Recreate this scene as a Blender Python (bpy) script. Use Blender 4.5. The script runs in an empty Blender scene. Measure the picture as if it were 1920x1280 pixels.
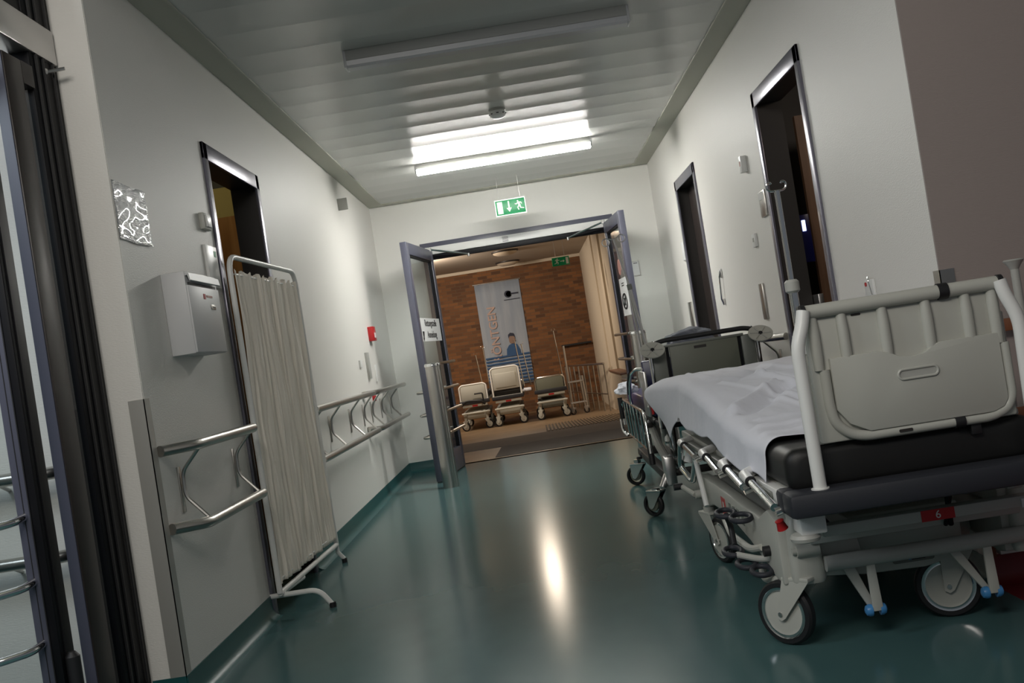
import bpy, bmesh, math, random
from mathutils import Vector, Matrix, noise
random.seed(7)
C = bpy.context.scene.collection
PI = math.pi

# ------------------------------------------------------------------ camera
F_PX = 2000.0
cam_d = bpy.data.cameras.new('camera'); cam = bpy.data.objects.new('camera', cam_d); C.objects.link(cam)
cam_d.sensor_width = 36.0; cam_d.lens = F_PX / 1920 * 36.0; cam_d.clip_start = 0.02; cam_d.clip_end = 100
cy = Vector((34.5, -11.3, -F_PX)).normalized()          # corridor direction seen from the camera
th = math.radians(9.0)
cx = Vector((math.cos(th), math.sin(th), 0)); cx = (cx - cx.dot(cy) * cy).normalized()
cz = cx.cross(cy).normalized()
Rm = Matrix((cx, cy, cz))                               # camera vectors -> world axes
cam.matrix_world = Matrix.Translation((0, 0, .98)) @ Rm.to_4x4()
bpy.context.scene.camera = cam

# ------------------------------------------------------------------ world, exposure, lights
w = bpy.data.worlds.new('world'); bpy.context.scene.world = w; w.use_nodes = True
w.node_tree.nodes['Background'].inputs[0].default_value = (.75, .82, .9, 1)
w.node_tree.nodes['Background'].inputs[1].default_value = .13
vs = bpy.context.scene.view_settings
vs.view_transform = 'Standard'; vs.look = 'None'; vs.exposure = 0.0; vs.gamma = 1.0; vs.use_curve_mapping = False
def area(name, loc, target, sx, sy, power, col):
    l = bpy.data.lights.new(name, 'AREA'); l.shape = 'RECTANGLE'; l.size = sx; l.size_y = sy; l.energy = power; l.color = col
    o = bpy.data.objects.new(name, l); C.objects.link(o); o.location = loc
    o.rotation_euler = (Vector(target) - Vector(loc)).to_track_quat('-Z', 'Y').to_euler()
    return o
TUBE = 104.0
area('lobby_light', (-.19, 17.2, 2.70), (-.19, 17.2, 0), .22, .22, 48, (1, .84, .66))
area('lobby_fill_far', (-1.9, 19.0, 2.7), (.2, 22.6, .9), .8, .8, 125, (1, .86, .70))  # added warm fill out of view, lifts brick wall and banner
area('vestibule_light', (-2.3, 1.9, 2.5), (-.2, 3.4, .6), .9, .9, 22, (.86, .93, 1))
area('near_hall_fill', (-.75, .3, 2.75), (.5, 4.4, .5), 1.6, .8, 50, (1, .95, .88))  # added fill from the camera side, stands for no fixture

# ------------------------------------------------------------------ materials
def mat(name, col, rough=.5, metal=0, spec=.5, emit=0, ecol=None, alpha=None, trans=0, coat=0):
    m = bpy.data.materials.new(name); m.use_nodes = True
    b = m.node_tree.nodes['Principled BSDF']
    b.inputs['Base Color'].default_value = (*col, 1); b.inputs['Roughness'].default_value = rough
    b.inputs['Metallic'].default_value = metal; b.inputs['Specular IOR Level'].default_value = spec
    if emit: b.inputs['Emission Color'].default_value = (*(ecol or col), 1); b.inputs['Emission Strength'].default_value = emit
    if trans: b.inputs['Transmission Weight'].default_value = trans
    if coat: b.inputs['Coat Weight'].default_value = coat
    return m
def N(m, t, **k):
    n = m.node_tree.nodes.new(t)
    for a, v in k.items(): setattr(n, a, v)
    return n
def bump(m, scale=200, strength=.1, dist=.002, detail=2, vec_scale=None, kind='NOISE'):
    nt = m.node_tree; tc = N(m, 'ShaderNodeTexCoord'); mp = N(m, 'ShaderNodeMapping')
    nt.links.new(tc.outputs['Object'], mp.inputs[0])
    if vec_scale: mp.inputs['Scale'].default_value = vec_scale
    n = N(m, 'ShaderNodeTexNoise'); n.inputs['Scale'].default_value = scale; n.inputs['Detail'].default_value = detail
    nt.links.new(mp.outputs[0], n.inputs['Vector'])
    bp = N(m, 'ShaderNodeBump'); bp.inputs['Strength'].default_value = strength; bp.inputs['Distance'].default_value = dist
    nt.links.new(n.outputs[0], bp.inputs['Height']); nt.links.new(bp.outputs[0], nt.nodes['Principled BSDF'].inputs['Normal'])
    return m
def mottle(m, c1, c2, scale=3, detail=6, vec_scale=None, lo=.35, hi=.65):
    nt = m.node_tree; tc = N(m, 'ShaderNodeTexCoord'); mp = N(m, 'ShaderNodeMapping')
    nt.links.new(tc.outputs['Object'], mp.inputs[0])
    if vec_scale: mp.inputs['Scale'].default_value = vec_scale
    n = N(m, 'ShaderNodeTexNoise'); n.inputs['Scale'].default_value = scale; n.inputs['Detail'].default_value = detail
    nt.links.new(mp.outputs[0], n.inputs['Vector'])
    r = N(m, 'ShaderNodeValToRGB'); r.color_ramp.elements[0].position = lo; r.color_ramp.elements[1].position = hi
    r.color_ramp.elements[0].color = (*c1, 1); r.color_ramp.elements[1].color = (*c2, 1)
    nt.links.new(n.outputs[0], r.inputs[0]); nt.links.new(r.outputs[0], nt.nodes['Principled BSDF'].inputs['Base Color'])
    return m
M = {}
M['wall'] = bump(mat('woven_wallpaper', (.83, .81, .77), .5, spec=.35), 90, .35, .0025, 3, (1, 1, 3.2))
M['wall_end'] = bump(mat('painted_plaster', (.85, .84, .80), .55, spec=.35), 60, .1, .002)
M['wall_dark'] = bump(mat('taupe_wallpaper', (.34, .29, .27), .6, spec=.3), 90, .3, .0025, 3, (1, 1, 3.2))
M['ceil'] = mat('white_lacquered_ceiling_panel', (.60, .61, .585), .25, spec=.32)
M['band'] = mat('ceiling_edge_paint', (.50, .50, .43), .6)
M['floor'] = mottle(mat('teal_linoleum', (.05, .12, .12), .17, spec=.17), (.056, .120, .124), (.068, .140, .142), 5, 2, (1, .5, 1), .3, .7)
M['cove'] = mat('dark_teal_skirting', (.018, .095, .098), .35)
M['redfloor'] = mottle(mat('red_linoleum', (.2, .01, .015), .45), (.16, .008, .012), (.24, .016, .02), 6)
M['steel'] = bump(mat('brushed_stainless_steel', (.52, .50, .47), .28, 1), 120, .08, .001, 2, (1, 1, .04))
M['guard'] = mat('satin_steel_sheet', (.50, .49, .46), .5, .55)
M['chrome'] = mat('chrome', (.80, .80, .80), .12, 1)
M['alu'] = mat('aluminium', (.62, .61, .60), .33, 1)
M['frame'] = mat('blue_grey_powder_coat', (.085, .088, .125), .38, spec=.6)
M['frame_l'] = mat('grey_violet_door_frame', (.20, .195, .24), .28, .5)
M['black'] = mat('black_rubber', (.012, .012, .014), .55)
M['blackg'] = mat('black_gasket', (.006, .006, .008), .5, spec=.2)
M['vinyl'] = bump(mat('black_vinyl', (.010, .010, .010), .5, spec=.45), 250, .12, .001)
M['bumper'] = bump(mat('dark_grey_foam_bumper', (.022, .024, .032), .6), 400, .3, .001)
M['white'] = mat('white_lacquer', (.82, .82, .80), .35)
M['plastic'] = bump(mat('warm_white_moulded_plastic', (.50, .50, .455), .38), 500, .06, .0005)
M['plastic_d'] = mat('aged_grey_plastic', (.44, .44, .41), .42)
M['paper'] = mat('white_paper', (.82, .82, .82), .6)
M['mail'] = mat('pale_grey_sheet_metal', (.60, .60, .61), .42)
M['olive'] = mat('olive_grey_board', (.15, .16, .125), .45)
M['olive_l'] = mat('grey_green_lacquer', (.17, .18, .16), .4)
M['red'] = mat('signal_red', (.48, .015, .018), .4)
M['green'] = mat('sign_green', (.0, .20, .065), .4, emit=.15, ecol=(.0, .30, .10))
M['greend'] = mat('sign_green_dim', (.01, .16, .05), .45, emit=.12, ecol=(.0, .25, .08))
M['signw'] = mat('sign_white', (.85, .9, .85), .4, emit=.3, ecol=(.9, 1, .92))
M['signwd'] = mat('sign_white_dim', (.6, .55, .4), .4, emit=.12)
M['blue'] = mat('light_blue_plastic', (.06, .25, .55), .35)
M['wood'] = mottle(mat('orange_wood', (.36, .17, .05), .45), (.30, .13, .035), (.42, .21, .07), 4, 5, (6, 6, .5))
M['woodd'] = mottle(mat('brown_door_wood', (.20, .11, .06), .45), (.17, .09, .05), (.24, .135, .08), 4, 5, (6, 6, .5))
M['darkdoor'] = mat('dark_brown_laminate', (.030, .022, .020), .4)
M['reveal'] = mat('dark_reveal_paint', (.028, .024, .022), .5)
M['yellow'] = mat('yellow_wall_paint', (.55, .46, .18), .6)
M['tan'] = mottle(mat('tan_lobby_floor', (.22, .15, .09), .4), (.19, .125, .07), (.27, .185, .11), 2)
M['lobbyceil'] = mat('lobby_ceiling_paint', (.42, .36, .30), .7)
M['lobbywall'] = mat('lobby_plaster', (.62, .54, .43), .65)
M['matgrey'] = bump(mat('grey_entrance_carpet', (.115, .098, .085), .9), 300, .5, .003)
M['matlight'] = bump(mat('taupe_entrance_carpet', (.17, .14, .12), .9), 300, .4, .003)
M['banner'] = mottle(mat('grey_blue_banner_cloth', (.24, .27, .30), .7), (.27, .32, .40), (.36, .40, .47), 2, 3, (3, 1, .4))
M['bannerblue'] = mat('banner_print_blue', (.03, .09, .22), .7)
M['bannerpink'] = mat('banner_print_pale_pink', (.50, .36, .32), .7)
M['bannerdark'] = mat('banner_print_dark', (.02, .025, .05), .7)
M['skinprint'] = mat('banner_print_skin', (.26, .17, .13), .7)
M['tube'] = mat('lit_fluorescent_diffuser', (1, 1, 1), .5, emit=TUBE, ecol=(1, .985, .93))
M['tubeoff'] = mat('unlit_fluorescent_diffuser', (.62, .62, .64), .25, spec=.6)
M['housing'] = mat('lamp_housing_grey', (.42, .42, .40), .5)
M['lampglass'] = mat('opal_lamp_cover', (.55, .46, .36), .4)
M['brown'] = mat('brown_lacquered_wood', (.20, .075, .035), .4)
M['ink'] = mat('black_print', (.02, .02, .02), .6)
M['pink'] = mat('pale_red_sticker', (.55, .28, .24), .5)
M['device'] = mat('lit_display', (.5, .6, 1), .4, emit=2.2, ecol=(.55, .65, 1))
M['devblue'] = mat('dark_blue_plastic', (.008, .01, .09), .3)
M['sheet'] = bump(mat('white_bed_linen', (.84, .85, .93), .85, spec=.2), 22, .35, .006, 4)
M['screen'] = bump(mat('cream_screen_cloth', (.93, .87, .78), .85, spec=.2), 60, .25, .003, 3, (3, 3, .35))
M['fabric_blue'] = mat('grey_blue_blanket', (.17, .18, .22), .9)
M['pillow'] = mat('white_pillow_linen', (.80, .82, .90), .85)
# glass: mix of clear and gloss
def glass(name, tint=(.90, .925, .93), a=.12):
    m = bpy.data.materials.new(name); m.use_nodes = True; nt = m.node_tree; nt.nodes.clear()
    o = nt.nodes.new('ShaderNodeOutputMaterial'); t = nt.nodes.new('ShaderNodeBsdfTransparent'); g = nt.nodes.new('ShaderNodeBsdfGlossy')
    t.inputs[0].default_value = (*tint, 1); g.inputs['Roughness'].default_value = .03
    f = nt.nodes.new('ShaderNodeFresnel'); f.inputs[0].default_value = 1.3; mx = nt.nodes.new('ShaderNodeMixShader')
    ge = nt.nodes.new('ShaderNodeNewGeometry'); sb = nt.nodes.new('ShaderNodeMath'); sb.operation = 'SUBTRACT'; sb.use_clamp = True
    nt.links.new(f.outputs[0], sb.inputs[0]); nt.links.new(ge.outputs['Backfacing'], sb.inputs[1])
    nt.links.new(sb.outputs[0], mx.inputs[0]); nt.links.new(t.outputs[0], mx.inputs[1]); nt.links.new(g.outputs[0], mx.inputs[2])
    nt.links.new(mx.outputs[0], o.inputs[0]); return m
M['glass'] = glass('door_glass')
# frosted-looking laminated foil on the left wall
mf = mat('crinkled_clear_foil', (.70, .70, .72), .30, spec=1, coat=.3); M['foil'] = mf
mf.node_tree.nodes['Principled BSDF'].inputs['Metallic'].default_value = .75
bump(mf, 42, 1.0, .03, 6, (1, .6, 2.0))
# brick
mb = mat('red_brown_brick', (.3, .12, .05), .8); M['brick'] = mb; nt = mb.node_tree
tc = N(mb, 'ShaderNodeTexCoord'); sp = N(mb, 'ShaderNodeSeparateXYZ'); cb = N(mb, 'ShaderNodeCombineXYZ'); bt = N(mb, 'ShaderNodeTexBrick')
nt.links.new(tc.outputs['Object'], sp.inputs[0]); nt.links.new(sp.outputs[0], cb.inputs[0]); nt.links.new(sp.outputs[2], cb.inputs[1])
nt.links.new(cb.outputs[0], bt.inputs['Vector'])
bt.inputs['Color1'].default_value = (.22, .090, .030, 1); bt.inputs['Color2'].default_value = (.075, .033, .016, 1)
bt.inputs['Mortar'].default_value = (.13, .080, .045, 1)
bt.inputs['Scale'].default_value = 1; bt.inputs['Brick Width'].default_value = .20; bt.inputs['Row Height'].default_value = .066
bt.inputs['Mortar Size'].default_value = .005; bt.inputs['Bias'].default_value = -.15
nt.links.new(bt.outputs[0], nt.nodes['Principled BSDF'].inputs['Base Color'])
bb = N(mb, 'ShaderNodeBump'); bb.inputs['Strength'].default_value = .4; bb.inputs['Distance'].default_value = .01; bb.invert = True
nt.links.new(bt.outputs[1], bb.inputs['Height']); nt.links.new(bb.outputs[0], nt.nodes['Principled BSDF'].inputs['Normal'])

# ------------------------------------------------------------------ mesh helpers (all coordinates are world coordinates)
class MB:
    def __init__(s): s.bm = bmesh.new()
    def _merge(s, b2):
        me = bpy.data.meshes.new('t'); b2.to_mesh(me); s.bm.from_mesh(me); bpy.data.meshes.remove(me); b2.free()
    def box(s, x0, x1, y0, y1, z0, z1, bev=0, seg=2):
        b = bmesh.new(); bmesh.ops.create_cube(b, size=1)
        for v in b.verts:
            v.co = Vector(((x0 + x1) / 2 + v.co.x * (x1 - x0), (y0 + y1) / 2 + v.co.y * (y1 - y0), (z0 + z1) / 2 + v.co.z * (z1 - z0)))
        if bev: bmesh.ops.bevel(b, geom=list(b.edges), offset=bev, segments=seg, profile=.5, affect='EDGES', clamp_overlap=True)
        s._merge(b); return s
    def obox(s, c, hx, hy, hz, ax, bev=0):               # box in the basis ax (3 vectors)
        b = bmesh.new(); bmesh.ops.create_cube(b, size=2)
        for v in b.verts: v.co = Vector((v.co.x * hx, v.co.y * hy, v.co.z * hz))
        if bev: bmesh.ops.bevel(b, geom=list(b.edges), offset=bev, segments=2, profile=.5, affect='EDGES', clamp_overlap=True)
        for v in b.verts: v.co = Vector(c) + Vector(ax[0]) * v.co.x + Vector(ax[1]) * v.co.y + Vector(ax[2]) * v.co.z
        s._merge(b); return s
    def cyl(s, p0, p1, r, r1=None, seg=24):
        return s.lathe(p0, Vector(p1) - Vector(p0), [(0, 0), (r, 0), (r if r1 is None else r1, 1), (0, 1)], seg, True)
    def lathe(s, o, axis, prof, seg=32, unit=False):     # prof: (radius, along axis)
        o = Vector(o); axis = Vector(axis); L = axis.length if unit else 1; a = axis.normalized()
        u = a.orthogonal().normalized(); v = a.cross(u)
        rings = []
        for r, h in prof:
            if r < 1e-6: rings.append([s.bm.verts.new(o + a * h * L)])
            else: rings.append([s.bm.verts.new(o + a * h * L + (u * math.cos(t) + v * math.sin(t)) * r) for t in [2 * PI * i / seg for i in range(seg)]])
        for A, B in zip(rings, rings[1:]):
            for i in range(seg):
                j = (i + 1) % seg
                try:
                    if len(A) == 1 and len(B) == 1: continue
                    if len(A) == 1: s.bm.faces.new((A[0], B[i], B[j]))
                    elif len(B) == 1: s.bm.faces.new((A[i], B[0], A[j]))
                    else: s.bm.faces.new((A[i], B[i], B[j], A[j]))
                except ValueError: pass
        return s
    def tube(s, pts, r, seg=12, cyc=False, fil=0):
        pts = [Vector(p) for p in pts]
        if fil:
            out = [pts[0]]
            for a, b, c in zip(pts, pts[1:], pts[2:]):
                d1 = (a - b); d2 = (c - b); f = min(fil, d1.length * .48, d2.length * .48)
                q1 = b + d1.normalized() * f; q2 = b + d2.normalized() * f
                for t in [0, .17, .33, .5, .67, .83, 1]: out.append(q1 * (1 - t) ** 2 + b * 2 * t * (1 - t) + q2 * t * t)
            out.append(pts[-1]); pts = out
        n = len(pts); rings = []; nrm = None
        for i, p in enumerate(pts):
            if cyc: t = (pts[(i + 1) % n] - pts[i - 1]).normalized()
            else: t = (pts[min(i + 1, n - 1)] - pts[max(i - 1, 0)]).normalized()
            nrm = t.orthogonal().normalized() if nrm is None else (nrm - nrm.dot(t) * t).normalized()
            bn = t.cross(nrm); rr = r[i] if isinstance(r, (list, tuple)) else r
            rings.append([s.bm.verts.new(p + (nrm * math.cos(k) + bn * math.sin(k)) * rr) for k in [2 * PI * j / seg for j in range(seg)]])
        prs = list(zip(rings, rings[1:])) + ([(rings[-1], rings[0])] if cyc else [])
        for A, B in prs:
            for j in range(seg): s.bm.faces.new((A[j], A[(j + 1) % seg], B[(j + 1) % seg], B[j]))
        if not cyc:
            s.bm.faces.new(rings[0][::-1]); s.bm.faces.new(rings[-1])
        return s
    def loft(s, rings):
        R = [[s.bm.verts.new(p) for p in ring] for ring in rings]; n = len(R[0])
        for A, B in zip(R, R[1:]):
            for j in range(n): s.bm.faces.new((A[j], A[(j + 1) % n], B[(j + 1) % n], B[j]))
        s.bm.faces.new(R[0][::-1]); s.bm.faces.new(R[-1]); return s
    def prism(s, poly, o, u, v, wv, bev=0):               # 2D polygon in u,v extruded along wv
        b = bmesh.new(); o = Vector(o); u = Vector(u); v = Vector(v); wv = Vector(wv)
        f = b.faces.new([b.verts.new(o + u * p[0] + v * p[1]) for p in poly])
        r = bmesh.ops.extrude_face_region(b, geom=[f])
        bmesh.ops.translate(b, verts=[e for e in r['geom'] if isinstance(e, bmesh.types.BMVert)], vec=wv)
        bmesh.ops.recalc_face_normals(b, faces=b.faces)
        if bev: bmesh.ops.bevel(b, geom=list(b.edges), offset=bev, segments=2, profile=.5, affect='EDGES', clamp_overlap=True)
        s._merge(b); return s
    def grid(s, nu, nv, fn):
        g = [[s.bm.verts.new(fn(i / nu, j / nv)) for j in range(nv + 1)] for i in range(nu + 1)]
        for i in range(nu):
            for j in range(nv): s.bm.faces.new((g[i][j], g[i + 1][j], g[i + 1][j + 1], g[i][j + 1]))
        return s
    def build(s, name, m, parent=None, angle=35, solid=0, origin=None):
        bmesh.ops.recalc_face_normals(s.bm, faces=s.bm.faces)
        me = bpy.data.meshes.new(name)
        if parent is not None: off = wloc(parent)
        elif origin is not None: off = Vector(origin)
        else:
            xs = [v.co for v in s.bm.verts]
            off = Vector(((min(c.x for c in xs) + max(c.x for c in xs)) / 2, (min(c.y for c in xs) + max(c.y for c in xs)) / 2, min(c.z for c in xs)))
        bmesh.ops.translate(s.bm, verts=s.bm.verts, vec=-off)
        s.bm.to_mesh(me); s.bm.free(); me.materials.append(M[m] if isinstance(m, str) else m)
        for p in me.polygons: p.use_smooth = True
        me.set_sharp_from_angle(angle=math.radians(angle))
        o = bpy.data.objects.new(name, me); C.objects.link(o)
        if parent is not None: o.parent = parent
        else: o.location = off
        if solid:
            md = o.modifiers.new('thickness', 'SOLIDIFY'); md.thickness = solid; md.offset = 0
        return o
def wloc(o):
    v = Vector(o.location)
    while o.parent: o = o.parent; v += Vector(o.location)
    return v
def thing(name, label, cat, loc=(0, 0, 0), group=None):
    o = bpy.data.objects.new(name, None); C.objects.link(o); o.location = loc; o.empty_display_size = .1
    o['label'] = label; o['category'] = cat
    if group: o['group'] = group
    return o
def tag(o, label, cat, group=None):
    o['label'] = label; o['category'] = cat
    if group: o['group'] = group
    return o
def struct(o): o['kind'] = 'structure'; return o
def sempty(name, loc): o = bpy.data.objects.new(name, None); C.objects.link(o); o.location = loc; return struct(o)
def box(*a, bev=0): return MB().box(*a, bev=bev)
def text(s, size, o, u, v, m, parent, name='lettering', depth=.001, align='CENTER', bold=0):
    cu = bpy.data.curves.new('t', 'FONT'); cu.body = s; cu.size = size; cu.align_x = align; cu.align_y = 'CENTER'; cu.extrude = depth; cu.offset = bold
    to = bpy.data.objects.new('t', cu); C.objects.link(to)
    dg = bpy.context.evaluated_depsgraph_get(); dg.update()
    me = bpy.data.meshes.new_from_object(to.evaluated_get(dg)); bpy.data.objects.remove(to); bpy.data.curves.remove(cu)
    u = Vector(u); v = Vector(v); n = u.cross(v); off = wloc(parent)
    for vt in me.vertices: vt.co = Vector(o) + u * vt.co.x + v * vt.co.y + n * vt.co.z - off
    me.name = name; me.materials.clear(); me.materials.append(M[m])
    ob = bpy.data.objects.new(name, me); C.objects.link(ob); ob.parent = parent; return ob
def rrect(cx_, cy_, hw, hh, r, n=5):
    out = []
    for sx, sy, a0 in ((1, 1, 0), (-1, 1, 90), (-1, -1, 180), (1, -1, 270)):
        for i in range(n + 1):
            a = math.radians(a0 + 90 * i / n); out.append((cx_ + sx * (hw - r) + r * math.cos(a), cy_ + sy * (hh - r) + r * math.sin(a)))
    return out
def sst(a, b, x): t = max(0, min(1, (x - a) / (b - a))); return t * t * (3 - 2 * t)
X_, Y_, Z_ = Vector((1, 0, 0)), Vector((0, 1, 0)), Vector((0, 0, 1))

# ================================================================== SETTING
XL, XR, YE, YN, HC = -1.288, 1.341, 9.95, 3.5, 2.5
D1 = (4.63, 5.58); D2 = (4.617, 5.549); D3 = (7.546, 8.494); DH = 2.085
struct(box(-3.6, XR, -1.5, YE + .1, -.1, 0).build('floor', 'floor'))
struct(box(XR, 4.2, -1.5, 3.46, -.1, 0).build('trim_red_floor', 'redfloor'))
def wall_x(name, x, out, y0, y1, holes, m):
    b = MB(); xa, xb = sorted((x, x + out)); y = y0
    for h0, h1, ht in holes:
        b.box(xa, xb, y, h0, 0, HC); b.box(xa, xb, h0, h1, ht, HC); y = h1
    b.box(xa, xb, y, y1, 0, HC)
    return struct(b.build(name, m))
wall_x('wall_left', XL, -.13, YN + .006, YE, [(*D1, DH)], 'wall')
wall_x('wall_right', XR, .13, 3.47, YE, [(*D2, DH), (*D3, DH)], 'wall')
b = MB(); b.box(XL - .13, -.86, YE, YE + .15, 0, HC); b.box(.93, XR + .13, YE, YE + .15, 0, HC); b.box(-.86, .93, YE, YE + .15, 2.07, HC)
struct(b.build('wall_end', 'wall_end'))
struct(box(-1.40, XL - .001, YN, YN + .13, 0, 3.0).build('wall_left_return', 'wall'))
struct(box(-3.6, -1.40, YN + .05, YN + .13, 0, 3.0).build('wall_vestibule', 'wall'))
struct(box(-3.7, -3.6, -1.5, YN + .13, 0, 3.0).build('wall_vestibule_side', 'wall'))
struct(box(XR, 4.2, 3.46, 3.47, 0, 3.0).build('wall_alcove', 'wall_dark'))
# ceiling: bowed lacquered panels and a painted edge band
b = MB(); xa, xb = -1.15, 1.195; y = 3.2; pw = .327
while y < 9.70:
    y1 = min(y + pw, 9.73); n = 10
    for i in range(n):
        t0, t1 = i / n, (i + 1) / n
        f = lambda t: HC - .003 - .0062 * t ** 3
        ya, yb = y + .005 + (y1 - y - .010) * t0, y + .005 + (y1 - y - .010) * t1
        q = [b.bm.verts.new(p) for p in ((xa, ya, f(t0)), (xb, ya, f(t0)), (xb, yb, f(t1)), (xa, yb, f(t1)))]
        b.bm.faces.new(q)
    y = y1
bmesh.ops.remove_doubles(b.bm, verts=b.bm.verts, dist=.0002)
b.box(xa, xb, 3.2, 9.73, HC + .020, HC + .05)
struct(b.build('ceiling', 'ceil', angle=20))
b = MB()
b.box(XL - .1, xa - .012, 3.2, YE, HC, HC + .05); b.box(xb + .012, XR + .1, 3.2, YE, HC, HC + .05); b.box(xa - .012, xb + .012, 9.74, YE, HC, HC + .05)
b.box(xa - .012, xa, 3.2, 9.74, HC - .014, HC + .05); b.box(xb, xb + .012, 3.2, 9.74, HC - .014, HC + .05); b.box(xa, xb, 9.73, 9.74, HC - .014, HC + .05)
struct(b.build('ceiling_edge_band', 'band'))
struct(box(-3.7, 4.2, -1.5, 3.2, 3.0, 3.08).build('ceiling_near_hall', 'band'))
struct(box(-3.7, 4.2, 3.12, 3.2, 2.5, 3.0).build('trim_ceiling_step', 'band'))
# skirting with cove
def cove(name, pts_yx, m='cove'):
    b = MB()
    for (p, q, nrm) in pts_yx:
        p = Vector(p); q = Vector(q); n_ = Vector(nrm)
        prof = [(0, 0), (.045, 0), (.03, .003), (.014, .013), (.006, .03), (.004, .09), (0, .09)]
        b.prism([(h, z) for h, z in prof], p, n_, Z_, q - p)
    return struct(b.build(name, m, angle=60))
cove('baseboard_left', [((XL, YN, 0), (XL, D1[0], 0), X_), ((XL, D1[1], 0), (XL, YE, 0), X_), ((-1.40, YN, 0), (XL, YN, 0), -Y_)])
cove('baseboard_right', [((XR, 3.456, 0), (XR, D2[0], 0), -X_), ((XR, D2[1], 0), (XR, D3[0], 0), -X_), ((XR, D3[1], 0), (XR, YE, 0), -X_)])
cove('baseboard_end', [((XL, YE, 0), (-.86, YE, 0), -Y_), ((.93, YE, 0), (XR, YE, 0), -Y_)])
cove('baseboard_alcove', [((XR + .001, 3.46, 0), (4.2, 3.46, 0), -Y_)], 'redfloor')

# side doors: metal frame, reveal, leaf
def side_door(n, x, sg, y0, y1):
    r = sempty('door_%d' % n, (x, (y0 + y1) / 2, 0)); t = .012; fw = .055
    b = MB(); i = -sg
    lo, hi = sorted((x + i * t, x - i * .001))
    b.box(lo, hi, y0, y0 + fw, 0, DH + .01, bev=.002); b.box(lo, hi, y1 - fw, y1, 0, DH + .01, bev=.002); b.box(lo, hi, y0, y1, DH - .065, DH + .01, bev=.002)
    b.build('door_frame', 'frame_l', r)
    lo, hi = sorted((x, x + sg * .13))
    b = MB(); b.box(lo, hi, y0 + .001, y0 + fw - .012, 0, DH - .02); b.box(lo, hi, y1 - fw + .012, y1 - .001, 0, DH - .02); b.box(lo, hi, y0 + .04, y1 - .04, DH - .05, DH - .003)
    b.build('reveal', 'reveal', r)
    b = MB(); b.box(*sorted((x + sg * .001, x + sg * .01)), y0 - .012, y0 - .001, 0, DH + .01); b.build('shadow_gap', 'blackg', r)
    return r
d1 = side_door(1, XL, -1, *D1)
b = MB(); b.box(-1.88, -1.455, 5.95, 5.99, 0, 1.97); o = b.build('leaf', 'wood', d1); o['label'] = 'orange wooden door leaf'
d2 = side_door(2, XR, 1, *D2)
b = MB(); b.box(1.662, 2.5, 6.00, 6.04, 0, 2.03); o = b.build('leaf', 'woodd', d2); o['label'] = 'brown wooden door leaf'
b = MB(); b.box(1.474, 1.50, 5.40, 5.60, .9, 1.02, bev=.002); b.build('lock_plate', 'alu', d2)
d3 = side_door(3, XR, 1, *D3)
b = MB(); b.box(XR + .085, XR + .125, D3[0] + .045, D3[1] - .045, .004, DH - .05); b.build('leaf', 'darkdoor', d3)
b = MB(); b.box(XR + .075, XR + .085, 7.62, 7.655, .88, 1.08, bev=.002); b.tube([(XR + .08, 7.64, 1.0), (XR + .035, 7.64, 1.0), (XR + .035, 7.76, 1.0)], .009, 10, fil=.015); b.build('door_handle', 'alu', d3)
# dark rooms behind the open side doors
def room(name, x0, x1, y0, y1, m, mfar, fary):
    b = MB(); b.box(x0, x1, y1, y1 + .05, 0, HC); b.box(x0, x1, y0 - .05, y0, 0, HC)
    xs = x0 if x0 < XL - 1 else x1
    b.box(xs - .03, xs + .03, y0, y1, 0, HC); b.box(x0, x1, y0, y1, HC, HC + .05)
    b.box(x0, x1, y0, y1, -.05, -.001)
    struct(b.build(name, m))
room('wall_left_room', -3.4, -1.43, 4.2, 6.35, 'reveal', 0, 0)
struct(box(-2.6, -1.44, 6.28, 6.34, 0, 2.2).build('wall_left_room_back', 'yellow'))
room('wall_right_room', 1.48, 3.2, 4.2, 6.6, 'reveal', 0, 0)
pl = bpy.data.lights.new('left_room_fill', 'POINT'); pl.energy = 3.0; pl.color = (1, .85, .5); pl.shadow_soft_size = .1
po = bpy.data.objects.new('left_room_fill', pl); C.objects.link(po); po.location = (-1.95, 5.5, 2.3)  # added dim yellow light inside the left room, no fixture there
pl = bpy.data.lights.new('right_room_fill', 'POINT'); pl.energy = 4.5; pl.color = (1, .85, .7); pl.shadow_soft_size = .1
po = bpy.data.objects.new('right_room_fill', pl); C.objects.link(po); po.location = (2.3, 4.8, 2.2); pl.energy = 9  # added point light so the brown leaf shows in the dark room
t = thing('wall_display', 'small glowing blue display seen in the dark gap of the near right doorway', 'display', (1.56, 5.8, 1.35))
MB().box(1.545, 1.60, 5.8, 5.84, 1.20, 1.46, bev=.004).build('housing', 'devblue', t)
MB().box(1.555, 1.575, 5.794, 5.80, 1.37, 1.43, bev=.002).build('screen', 'device', t)

# double door in the end wall
dd = sempty('door_4', (.035, YE, 0)); b = MB()
b.box(-.86, -.80, YE - .03, YE + .12, 0, 2.07, bev=.003); b.box(.87, .93, YE - .03, YE + .12, 0, 2.07, bev=.003); b.box(-.87, .94, YE - .05, YE + .12, 1.94, 2.088, bev=.003)
b.build('door_frame', 'frame', dd)
b = MB(); b.box(-.845, .915, YE - .085, YE - .031, 1.974, 2.043, bev=.004); o = b.build('operator_cover', 'white', dd); o['label'] = 'long white operator cover above the double door'
b = MB(); b.box(-.12, .25, YE - .0885, YE - .085, 1.978, 2.038); b.build('cover_plate', 'paper', dd)
b = MB()
for k in range(4): b.box(-.10, -.045, YE - .0895, YE - .0885, 1.986 + k * .013, 1.990 + k * .013)
b.build('printed_lines', 'ink', dd)
b = MB(); b.box(-.80, .87, YE - .075, YE - .03, 1.925, 1.973, bev=.003); b.build('guide_rail', 'blackg', dd)
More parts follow.
